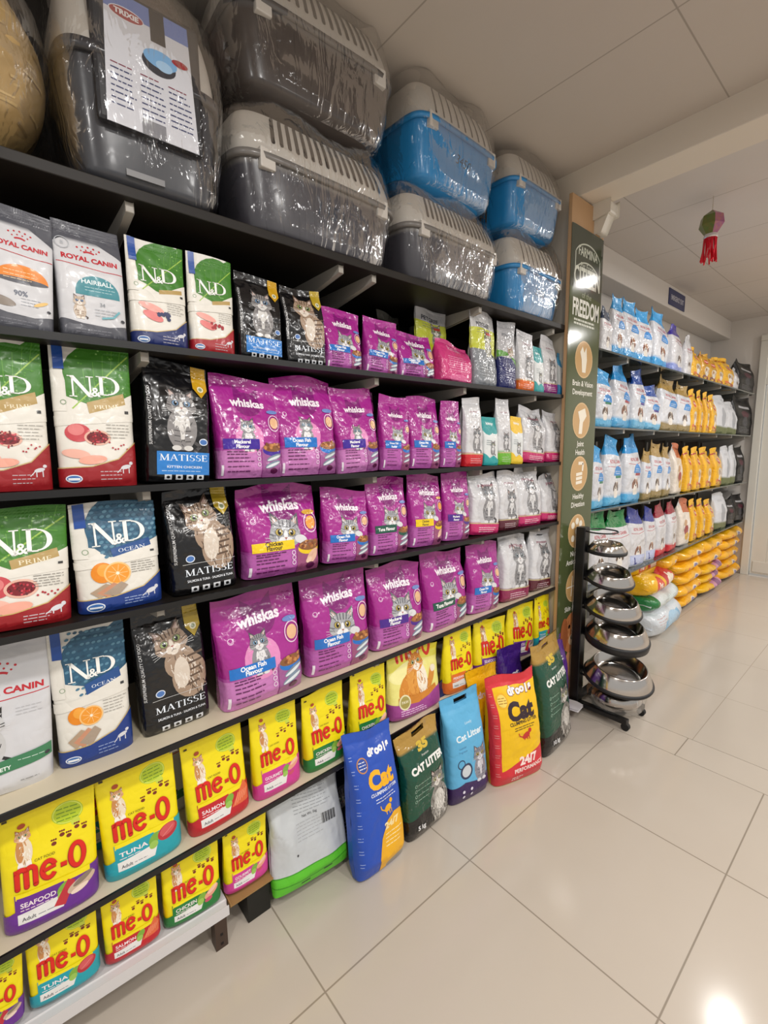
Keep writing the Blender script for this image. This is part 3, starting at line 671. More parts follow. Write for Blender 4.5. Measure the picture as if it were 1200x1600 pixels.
def nd(kind):
    def f(w, h, seed):
        a = Art(w, h, seed); oc = kind == 'ocean'; small = kind in ('blueb', 'redb')
        leaf = '#2f5f7c' if oc else '#3c7c1c'; lf2 = '#487a95' if oc else '#56992a'; wave = {'prime': '#9c1a22', 'ocean': '#1e3c86', 'blueb': '#1b2a66', 'redb': '#a51b24'}[kind]
        a.ell(.66, .76, .52, .44 if not small else .5, leaf); a.poly([(.16, .6), (.16, .72), (.9, 1), (1, 1), (1, .55), (.6, .52)], leaf)
        if oc:
            for i in range(11):
                for j in range(12):
                    x, y = .2 + j * .075 + (i % 2) * .035, .5 + i * .045
                    if (x - .66) ** 2 + ((y - .76) * 1.3) ** 2 < .23: a.ell(x, y, .03, .02, a.rnd.choice([lf2, '#5d8ca4', '#2a5470']), 20, n=8)
        else:
            a.stroke([(.22, .52), (.98, .9)], .018, '#9dc24a')
            for k in range(6): a.stroke([(.3 + .11 * k, .56 + .056 * k), (.26 + .13 * k, .74 + .05 * k)], .008, '#5f9e2e'); a.stroke([(.32 + .11 * k, .57 + .056 * k), (.5 + .1 * k, .58 + .05 * k)], .008, '#5f9e2e')
            for k in range(26): a.ell(.2 + a.rnd.random() * .75, .55 + a.rnd.random() * .4, .014, .012, a.rnd.choice([lf2, '#6aa93e', '#8fc46a']), n=8)
        a.poly([(0, .47), (.3, .475), (.62, .53), (1, .64), (1, .45), (0, .4)], '#e6e2d8')
        a.poly([(0, .5), (0, 1), (.1, 1), (.14, .8), (.15, .5)], '#e6e2d8')
        if not small: a.poly([(.42, .49), (.9, .565), (.88, .64), (.4, .565)], '#b79a5e' if not oc else '#25508e')
        else: a.poly([(.5, .5), (.92, .54), (.92, .58), (.5, .54)], '#b79a5e')
        if kind == 'prime': a.ser('PRIME', .66, .53, .055, '#f4e9cc', rot=5, fit=.34)
        if oc: a.ser('OCEAN', .66, .535, .05, '#eef4fa', rot=5, fit=.34)
        a.ser('N', .2, .6, .3, '#f7f7f2', al='L', fit=.33); a.ser('D', .55, .62, .27, '#f7f7f2', al='L', fit=.33); a.txt('&', .53, .61, .13, '#f7f7f2', bold=.02)
        if oc:
            a.ell(.28, .36, .13, .13, '#e88a1a'); a.ell(.3, .38, .08, .08, '#f2a63c'); a.ell(.45, .34, .16, .145, '#f6c47e'); a.ell(.45, .34, .14, .125, '#ef9a2c'); 
            for k in range(9): t = k * 40 / 57.3; a.stroke([(.45, .34), (.45 + .12 * math.cos(t), .34 + .11 * w / h * math.sin(t))], .006, '#f9cf92')
            a.ell(.45, .34, .02, .02, '#fdf0d8')
            for k in range(3): a.poly([(.12 + .07 * k, .19 - .01 * k), (.3 + .09 * k, .26), (.42 + .07 * k, .22), (.22 + .1 * k, .13)], ['#b39a80', '#c98f70', '#a89684'][k])
        elif kind == 'blueb' or kind == 'redb':
            a.ell(.34, .36, .22, .07, '#eba59a', -15); a.ell(.36, .28, .18, .08, '#e07a78', -20)
            for k in range(9): a.ell(.55 + a.rnd.uniform(-.1, .16), .3 + a.rnd.uniform(-.05, .03), .035, .035, '#27315e' if kind == 'blueb' else '#a31c28', n=10)
        else:
            a.ell(.26, .36, .16, .13, '#c94a52'); a.ell(.24, .38, .1, .08, '#e07f7e'); a.ell(.5, .33, .17, .11, '#e5b3a0'); a.ell(.5, .33, .14, .085, '#7c1420')
            for k in range(30): t = a.rnd.uniform(0, 6.28); r = a.rnd.random() ** .5; a.ell(.5 + .12 * r * math.cos(t), .33 + .055 * r * math.sin(t), .014, .014, a.rnd.choice(['#b01c2c', '#d04452', '#5a0c16']), n=6)
            for k in range(7): a.ell(.66 + .035 * k + a.rnd.uniform(-.01, .01), .26 + a.rnd.uniform(-.02, .04), .014, .013, '#b02030', n=6)
            a.ell(.22, .22, .17, .065, '#efb6a4', -8); a.ell(.42, .18, .18, .065, '#eda994', 5)
        a.poly([(0, .0), (0, .12), (.4, .13), (.75, .18), (1, .3), (1, 0)], wave); a.stroke([(0, .125), (.4, .135), (.75, .185), (1, .305)], .012, '#cdb06a')
        a.lines(.62, .95, .42, 5, .022, '#8d8a84', .008); a.ring(.12, .56, .035, .035, .008, '#7f9a76'); a.rect(.88, .5, .93, .52, '#3a3a3a')
        a.ell(.17, .055, .1, .055, '#e9eef6'); a.ell(.17, .055, .085, .042, '#3b6fb4'); a.rect(.1, .045, .24, .06, '#f4f7fb')
        a.lines(.5, .8, .1, 3, .025, '#c9c3c8' if not oc else '#9fb2d8', .01)
        for x0 in (.84,): a.ell(x0, .13, .07, .03, '#d9d9de', 15); a.ell(x0 + .07, .155, .025, .025, '#d9d9de'); a.stroke([(x0 - .06, .12), (x0 - .12, .09)], .012, '#d9d9de'); [a.stroke([(x0 + dx, .125), (x0 + dx, .085)], .013, '#d9d9de') for dx in (-.04, .04)]
        return dict(base='#e6e2d8', seal='#e2dfd8', art=a, style='pouch', mat=MATTE, wr=.0014, bands=[(-1, .02, wave)], tape='#1f4c9c')
    return f
def mat_(kind):
    def f(w, h, seed):
        a = Art(w, h, seed); kit = kind == 'kit'; q = w / h
        if kit:
            a.catsit(.53, .28, .205, '#8b8888', '#4c4a4b', '#d9d7d4', eye='#6f8fb0')
        elif kind == 'sal' or kind == 'gold':
            br, dkk, lt = ('#a58d78', '#5e4a3c', '#e2d6c8')
            a.ell(.6, .55, .24, .24, br); a.ell(.72, .42, .27, .34, br); a.fur(.6, .58, .2, .2, 40, [dkk, lt, br], .09, .014, -80, 30); a.fur(.74, .42, .22, .28, 60, [dkk, lt, br], .1, .016, -80, 30)
            for k in range(5): a.stroke([(.62 + .02 * k, .34 + .06 * k), (.86 + .02 * k, .36 + .06 * k)], .03, dkk)
            a.ell(.6, .46, .12, .24, '#dccfc0'); a.fur(.6, .42, .09, .17, 26, ['#efe8de', lt], .07, .012)
            a.cat(.5, .72, .22, br, dkk, lt, eye='#8a9a5a', tilt=14 if kind == 'sal' else -6)
        if kit: a.rect(.13, .06, .96, .25, '#2d80cf')
        else: a.stroke([(.14, .29), (.97, .29)], .006, '#d8d8d8')
        a.ser('MATISSE', .55, .175, .1, '#eef6ff', fit=.76)
        a.txt('KITTEN CHICKEN' if kit else 'SALMON & TUNA · SALMON & TUNA', .55, .115, .036, '#e4e8ee', bold=.02, fit=.72 if not kit else .55)
        if kit: a.lines(.2, .9, .09, 1, .02, '#cfe3f6', .008)
        for k in range(4): a.rect(.24 + .17 * k, .022, .35 + .17 * k, .022 + .09 * q * .8, '#dfe3e8'); a.ell(.295 + .17 * k, .022 + .035 * q, .028, .02, '#1a1a1c')
        a.txt('SUPERPREMIUM QUALITY CAT FOOD', .075, .3, .038, '#d4d4d4', al='L', rot=90, bold=.01)
        a.ell(.86 if kit else .26, .34, .07, .055, '#dfe6f0'); a.ell(.86 if kit else .26, .34, .057, .042, '#4a76b8')
        a.poly([(.74, .995), (.74, .8), (.86, .72), (.97, .8), (.97, .995)], '#c89a1c' if kit else '#b59a2a'); a.ell(.86, .8, .05, .05, '#e9e4c8'); a.ell(.86, .8, .03, .03, '#8f9a7a')
        return dict(base='#0d0d10', seal='#0d0d10', art=a, style='block', mat=FILM, wr=.0019)
    return f
def rc(kind):
    def f(w, h, seed):
        a = Art(w, h, seed); g = '#55565e'
        a.poly([(0, .8), (.2, .88), (.6, .87), (1, .74), (1, 1), (0, 1)], g); a.poly([(0, 0), (0, .16), (.3, .13), (.7, .12), (1, .15), (1, 0)], g)
        a.lines(.2, .8, .08, 2, .025, '#8d8e96', .008)
        if kind == 'white':
            a = Art(w, h, seed)
        cx = .5 if kind != 'white' else .46
        for k in range(5): a.ell(cx - .16 + .08 * k, .79 + .02 * math.sin(k * math.pi / 4), .016, .016, '#c22430')
        for k in range(4): a.ell(cx - .11 + .075 * k, .765 + .015 * math.sin(k * math.pi / 3), .013, .013, '#c22430')
        a.ring(cx, .68, .17, .17, .03, '#c22430', 60, 120)
        a.txt('ROYAL CANIN', cx, .665 if kind != 'white' else .62, .085, '#c22430', bold=.04, fit=.82 if kind != 'white' else .92)
        a.stroke([(.02, .63), (.35, .615), (.7, .6), (.98, .605)] if kind != 'white' else [(.0, .58), (.5, .585), (.98, .6)], .012, '#c22430')
        if kind == 'hair':
            a.ell(.57, .4, .33, .27, '#2f8591', a0=0, a1=180); a.rect(.24, .37, .9, .4, '#2f8591'); a.txt('HAIRBALL', .57, .47, .07, '#e8f2f4', bold=.02, fit=.48); a.lines(.38, .84, .44, 2, .025, '#bfdde0', .008)
            a.catsit(.28, .17, .08, '#c9b6a2', '#4a3a32', '#eee6dc', eye='#5d8fc9', tabby=False); a.txt('34', .62, .29, .06, '#7a828a'); a.lines(.5, .85, .26, 3, .025, '#9aa0a8', .008); a.stroke([(.6, .19), (.78, .21), (.88, .27)], .03, '#6fb2bd')
            a.ring(.13, .8, .1, .1, .012, '#b9bcc2'); a.txt('B', .13, .785, .06, '#b9bcc2')
        elif kind == 'orange':
            a.ell(.52, .4, .4, .27, '#e8861e', a0=0, a1=180); a.ell(.52, .4, .4, .05, '#55565e'); a.lines(.25, .8, .47, 3, .03, '#fbdcae', .01); a.txt('90%', .5, .28, .09, '#6a7080', bold=.02); a.lines(.5, .8, .26, 3, .025, '#9aa0a8', .008)
            a.ell(.18, .22, .25, .08, '#8d8176', -10); a.ell(.8, .24, .12, .03, '#e9c070', 25)
        else:
            a.catsit(.3, .2, .16, '#c9c9c9', '#2a2a2a', '#f2f2f2'); a.poly([(.1, .12), (.1, .2), (.97, .25), (.97, .17)], '#3f7f58'); a.txt('SATIETY', .4, .155, .05, '#eef6f0', bold=.03, rot=3); a.lines(.6, .9, .2, 1, .02, '#cfe2d5', .008)
            a.lines(.6, .92, .52, 3, .02, '#b4b4b8', .006); a.lines(.62, .85, .07, 1, .02, '#777777', .008)
        a.ell(.92, .19, .03, .025, '#3a3a40')
        return dict(base='#d3d3d6', seal=g if kind != 'white' else '#cfcfd3', art=a, style='block' if kind != 'white' else 'pouch', mat=MATTE, wr=.0015, bands=None if kind == 'white' else [(-1, .1, g), (.86, 2, g)])
    return f
def wkit(band, small=False):
    def f(w, h, seed):
        a = Art(w, h, seed)
        if band == 'navy':
            a.rect(0, 0, 1, .46, '#242a66'); a.poly([(0, .46), (0, .56), (.4, .54), (1, .34), (1, .44), (.5, .5)], '#5a9a3a'); a.cat(.6, .55, .15, '#b79a84', '#7c6252', '#efe4d8', tilt=10); a.txt('PETGREE', .5, .78, .09, '#8d8f96', bold=.03, fit=.6); a.lines(.2, .85, .3, 5, .035, '#c9cbe6', .012)
            return dict(base='#b9b9bd', seal='#a8a8ac', art=a, style='pouch', mat=FILM, wr=.003, bands=[(-1, .44, '#242a66')])
        a.ell(.5, .48, .3, .3, '#e9e9ec'); a.ell(.55, .42, .42, .42, '#cfcfd3'); a.catsit(.56, .2, .2, '#8f8f92', '#4c4c50', '#e4e4e6', eye='#9aa6b0')
        a.txt('premium', .5, .78, .07, '#a0506a', fit=.5); a.lines(.3, .75, .74, 2, .025, '#9a9aa0', .01)
        a.rect(0, 0, 1, .17, band); a.lines(.2, .85, .11, 3, .03, '#f0dfe6', .012); a.rect(0, .17, 1, .185, '#c9b98a')
        return dict(base='#dadadd', seal='#cfcfd3', art=a, style='block', mat=FILM, wr=.0036, bands=[(-1, .175, band)])
    return f
def small_box(c, c2):
    def f(w, h, seed):
        a = Art(w, h, seed); a.rect(0, .74, 1, 1, c); a.ell(.3, .72, .3, .22, c); a.ell(.75, .74, .28, .2, c); a.txt('kitty', .5, .84, .12, '#f4f8f8', bold=.03, fit=.5)
        a.catsit(.55, .2, .14, '#8a8a8c', '#4a4a4c', '#e4e4e6'); a.poly([(0, 0), (0, .24), (.3, .14), (.6, .2), (1, .1), (1, 0)], c2); a.lines(.1, .5, .5, 3, .04, '#8a9aa0', .02)
        return dict(base='#e2e6e6', seal=c, art=a, style='block', mat=MATTE, wr=.0012, bands=[(-1, .03, c2)])
    return f
def grey_yel(w, h, seed):
    a = Art(w, h, seed); a.rect(0, .5, 1, .78, '#c9cf3a'); a.poly([(0, .5), (.4, .52), (1, .42), (1, .78), (0, .78)], '#ccd24a'); a.txt('PETGREE', .45, .8, .09, '#55575e', bold=.04, fit=.55); a.lines(.2, .7, .75, 2, .03, '#7a7c84', .012)
    a.catsit(.62, .42, .14, '#8e8d7c', '#4d4c40', '#e6e4d8'); a.rect(.55, .7, .75, .73, '#c4443c'); a.lines(.15, .8, .34, 6, .04, '#a9adb2', .012)
    return dict(base='#8b9096', seal='#c4c4c6', art=a, style='pouch', mat=FILM, wr=.0035, bands=[(.6, 2, '#c4c4c4')])
def green_yel(w, h, seed):
    r = grey_yel(w, h, seed); r['base'] = '#6f8a2a'; r['bands'] = [(-1, .35, '#5d7a2c'), (.35, .7, '#ccd62a'), (.7, 2, '#c6c6c8')]; return r
def dark_pouch(w, h, seed):
    a = Art(w, h, seed); a.ell(.5, .35, .2, .2, '#6f7040'); a.txt('PETGREE', .5, .66, .08, '#8a8a88', fit=.5)
    return dict(base='#3c3b36', seal='#5e5c56', art=a, style='pouch', mat=FILM, wr=.003)
def pink_pouch(w, h, seed):
    a = Art(w, h, seed); a.txt('kitten', .5, .78, .1, '#f3b8d2', fit=.45); a.lines(.2, .85, .62, 7, .055, '#f0a9c9', .012); a.ell(.5, .1, .3, .08, '#e66aa0')
    return dict(base='#d2397f', seal='#c23078', art=a, style='block', mat=FILM, wr=.0028)
# far aisle packs
def roy(top, blob='#3a8fd8', foot=None, pet='pup', tagc=None, neck='neck', letter=None):
    def f(w, h, seed):
        a = Art(w, h, seed)
        a.rect(0, .74, 1, 1, top); a.txt('ROYAL CANIN', .5, .62, .08, '#b83a48', bold=.03, fit=.6); a.stroke([(.1, .58), (.5, .565), (.9, .6)], .012, '#b83a48')
        if blob: a.ell(.6, .44, .24, .22, blob, a0=0, a1=180); a.lines(.45, .75, .5, 2, .03, '#d9ecfa', .012)
        if tagc: a.rect(.46, .4, .8, .44, tagc)
        if pet == 'pup': a.pup(.5, .28, .13, '#5c4a40', '#8a6f5c')
        elif pet == 'brown': a.pup(.5, .28, .15, '#7c4a36', '#a5714e')
        if foot: a.poly([(0, 0), (0, .13), (.5, .11), (1, .15), (1, 0)], foot)
        if letter: a.rect(.1, .03, .95, .2, '#b9c2e2'); a.txt(letter, .35, .05, .17, '#263a8c', bold=.08)
        return dict(base='#d8dbe2' if blob else '#d6d6da', seal=top, art=a, style=neck, mat=FILM, wr=.0042, bands=[(.76, 2, top)] + ([(-1, .12, foot)] if foot else []))
    return f
def pedig(base='#f0b60c', c2='#e2762a', c3='#7a4a2c'):
    def f(w, h, seed):
        a = Art(w, h, seed); a.ell(.55, .68, .25, .12, '#d8262c'); a.txt('Pedigree', .55, .665, .09, '#fff4d8', bold=.03, fit=.42)
        a.ell(.6, .36, .27, .24, '#e9d9b8'); a.pup(.6, .38, .16, '#b98a5a', '#e2d2b8'); a.ell(.4, .14, .22, .1, c2); a.ell(.66, .12, .2, .09, '#a54a2c'); a.ell(.5, .1, .14, .06, '#e8c24a')
        for k in range(8): a.ell(.2 + .09 * k, .09 + a.rnd.uniform(-.03, .04), .04, .03, a.rnd.choice([c3, '#b8703c', '#d8a040']))
        a.rect(0, .84, .4, .87, '#b8322c')
        return dict(base=base, seal=base, art=a, style='block', mat=FILM, wr=.0045)
    return f
def cream_pk(w, h, seed):
    a = Art(w, h, seed); a.rect(.3, .72, 1, 1, '#c96a3c'); a.ell(.55, .4, .3, .3, '#efe6dc'); a.ell(.5, .34, .2, .18, '#9c2f30'); a.ell(.6, .2, .2, .14, '#e0b03c'); a.ell(.4, .5, .14, .12, '#c9a07a')
    return dict(base='#e6dcd0', seal='#d9dade', art=a, style='block', mat=FILM, wr=.004)
def olive(w, h, seed):
    a = Art(w, h, seed); a.rect(0, 0, 1, .17, '#6b7248'); a.ell(.55, .45, .16, .4, '#a9acb2'); a.lines(.25, .7, .8, 2, .03, '#8a8a90', .012)
    return dict(base='#d5d7dc', seal='#caccd0', art=a, style='block', mat=MATTE, wr=.003, bands=[(-1, .17, '#6b7248')])
def blackp(w, h, seed):
    a = Art(w, h, seed); a.ell(.5, .55, .2, .14, '#4c1428'); a.ell(.5, .35, .14, .22, '#3c3c42'); a.rect(.2, .7, .8, .76, '#b9b9bd'); a.lines(.2, .8, .2, 4, .04, '#8f8f94', .014)
    return dict(base='#09080a', seal='#09080a', art=a, style='block', mat=MATTE, wr=.004)
D = {
 'wh_blue': (whisk('#1f6fc4', 'Ocean Fish|Flavour'), 'magenta cat food bag with blue ocean fish band', 'magenta cat food bags on the shelves'),
 'wh_chicken': (whisk('#f2cf16', 'Chicken|Flavour', txtc='#2a1a10'), 'magenta cat food bag with yellow chicken flavour band', 'magenta cat food bags on the shelves'),
 'wh_tuna': (whisk('#1d5444', 'Tuna Flavour'), 'magenta cat food bag with dark green tuna band', 'magenta cat food bags on the shelves'),
 'wh_purple': (whisk('#4a1f8c', 'Mackerel|Flavour'), 'magenta cat food bag with purple mackerel band', 'magenta cat food bags on the shelves'),
 'wh_kit_blue': (whisk('#1a74cc', 'Ocean Fish|Flavour', True), 'magenta kitten food bag, seated grey kitten above blue band', 'magenta cat food bags on the shelves'),
 'wh_kit_purple': (whisk('#40209a', 'Mackerel|Flavour', True), 'magenta kitten food bag, seated kitten above purple band', 'magenta cat food bags on the shelves'),
 'me_purple': (meo('#6a2d92', 'SEAFOOD', 'seafood'), 'bright yellow cat food bag with purple seafood band', 'yellow cat food bags on the lower shelves'),
 'me_teal': (meo('#1fa0ae', 'TUNA', 'tuna'), 'bright yellow cat food bag with teal tuna band', 'yellow cat food bags on the lower shelves'),
 'me_red': (meo('#c2202c', 'SALMON', 'salmon'), 'bright yellow cat food bag with red salmon band', 'yellow cat food bags on the lower shelves'),
 'me_pink': (meo('#cf3d92', 'GOURMET', 'ham'), 'bright yellow cat food bag with pink band', 'yellow cat food bags on the lower shelves'),
 'me_green': (meo('#227a38', 'CHICKEN', 'ham'), 'bright yellow cat food bag with green band', 'yellow cat food bags on the lower shelves'),
 'me_orange': (meo('#e8762a', 'PERSIAN', 'ham'), 'bright yellow cat food bag with orange band', 'yellow cat food bags on the lower shelves'),
 'me_gold': (meo_gold, 'pale yellow bag with big ginger cat', 'yellow cat food bags on the lower shelves'),
 'nd_prime': (nd('prime'), 'white bag with big green leaf and dark red base', 'white and leaf print cat food bags'),
 'nd_ocean': (nd('ocean'), 'white bag with blue scales, orange halves and navy base', 'white and leaf print cat food bags'),
 'nd_blueb': (nd('blueb'), 'small white green leaf bag with navy base', 'white and leaf print cat food bags'),
 'nd_redb': (nd('redb'), 'small white green leaf bag with red base', 'white and leaf print cat food bags'),
 'mat_kit': (mat_('kit'), 'black bag with grey kitten and blue name band', 'black cat food bags'),
 'mat_gold': (mat_('gold'), 'black bag with tabby cat and yellow corner tab', 'black cat food bags'),
 'mat_sal': (mat_('sal'), 'black salmon bag with tabby cat face', 'black cat food bags'),
 'rc_hair': (rc('hair'), 'grey and white pouch with teal hairball dome', None), 'rc_orange': (rc('orange'), 'grey and white pouch with orange dome', None),
 'rc_white': (rc('white'), 'big white bag with green stripe and tabby', None),
 'pink_pouch': (pink_pouch, 'short pink foil pouch', None), 'grey_yel': (grey_yel, 'silver and lime bag with grey lower half', None), 'green_yel': (green_yel, 'tall silver and lime bag with green lower half', None),
 'dark_pouch': (dark_pouch, 'dark grey bag pushed to the back', None), 'navy': (wkit('navy'), 'silver topped bag with navy lower half', None),
 'w_orange': (wkit('#e8702a'), 'white kitten bag with orange base', 'white kitten bags with coloured base bands'), 'w_purple': (wkit('#8c2a7c'), 'white kitten bag with purple base', 'white kitten bags with coloured base bands'),
 'w_red': (wkit('#d3222e'), 'white kitten bag with red base', 'white kitten bags with coloured base bands'), 'w_green': (wkit('#6cb52c'), 'white kitten bag with green base', 'white kitten bags with coloured base bands'),
 'w_pink': (wkit('#c8286c'), 'white kitten bag with pink base', 'white kitten bags with coloured base bands'), 'w_pinkd': (wkit('#8e2450'), 'white kitten bag with wine base', 'white kitten bags with coloured base bands'),
 'w_brown': (wkit('#5a1c2c'), 'white cat bag with maroon base', 'white kitten bags with coloured base bands'),
 'teal_small': (small_box('#1c9a9c', '#25a3a6'), 'narrow teal and white pack', None), 'yel_small': (small_box('#f0c428', '#f2cc34'), 'narrow yellow and white pack', None), 'lb_small': (small_box('#4aa8dc', '#3c9cd8'), 'narrow light blue pack', None),
 'r_navy': (roy('#1c3350', blob=None), 'grey white dog food bag with dark top', 'refill dog food bags in the far aisle'),
 'r_lblue': (roy('#2f9fe0', foot='#2a9cdc', pet='brown'), 'white dog food bag with bright blue top and base', 'refill dog food bags in the far aisle'),
 'r_lblueg': (roy('#2f9fe0', foot='#58b0dc', tagc='#1f7a5a'), 'white and blue puppy bag with green tag', 'refill dog food bags in the far aisle'),
 'r_lbluer': (roy('#2496dd', foot='#4aa8dc', tagc='#a0263a', pet='brown'), 'white and blue puppy bag with dark red tag', 'refill dog food bags in the far aisle'),
 'r_lbluep': (roy('#1c4a9c', foot='#6cb8e0', tagc='#4a3a9c', pet='brown'), 'white dog bag with navy top, pale blue base', 'refill dog food bags in the far aisle'),
 'r_purple': (roy('#3a2f9c', blob=None, foot='#8a9ad8'), 'white dog bag with purple top', 'refill dog food bags in the far aisle'),
 'r_white': (roy('#cfd0d4', blob=None), 'plain white silver dog food bag', 'refill dog food bags in the far aisle'),
 'r_gold': (roy('#a98a4a', foot='#8f7a44', tagc=None, pet='pup'), 'white dog food bag with gold top and base', 'refill dog food bags in the far aisle'),
 'r_green': (roy('#14803e', blob=None), 'white dog bag with green top', 'refill dog food bags in the far aisle'),
 'r_navyL': (roy('#2b3a94', blob=None, pet='brown', letter='L'), 'white dog bag with navy top and letter L', 'refill dog food bags in the far aisle'),
 'r_redw': (roy('#9c1c34', blob=None, foot='#c8202e'), 'white dog bag with wine red top', 'refill dog food bags in the far aisle'),
 'r_yellow': (pedig(), 'golden yellow dog food bag', 'yellow dog food bags in the far aisle'), 'r_yelbrown': (pedig('#d9a018', '#7a4a3c', '#4a2a20'), 'yellow and brown dog food bag', 'yellow dog food bags in the far aisle'),
 'r_cream': (cream_pk, 'cream dog food bag with orange corner', None), 'r_olive': (olive, 'white dog food bag with olive base', 'olive based dog food bags'), 'r_black': (blackp, 'glossy black dog food bag', 'black dog food bags'),
}
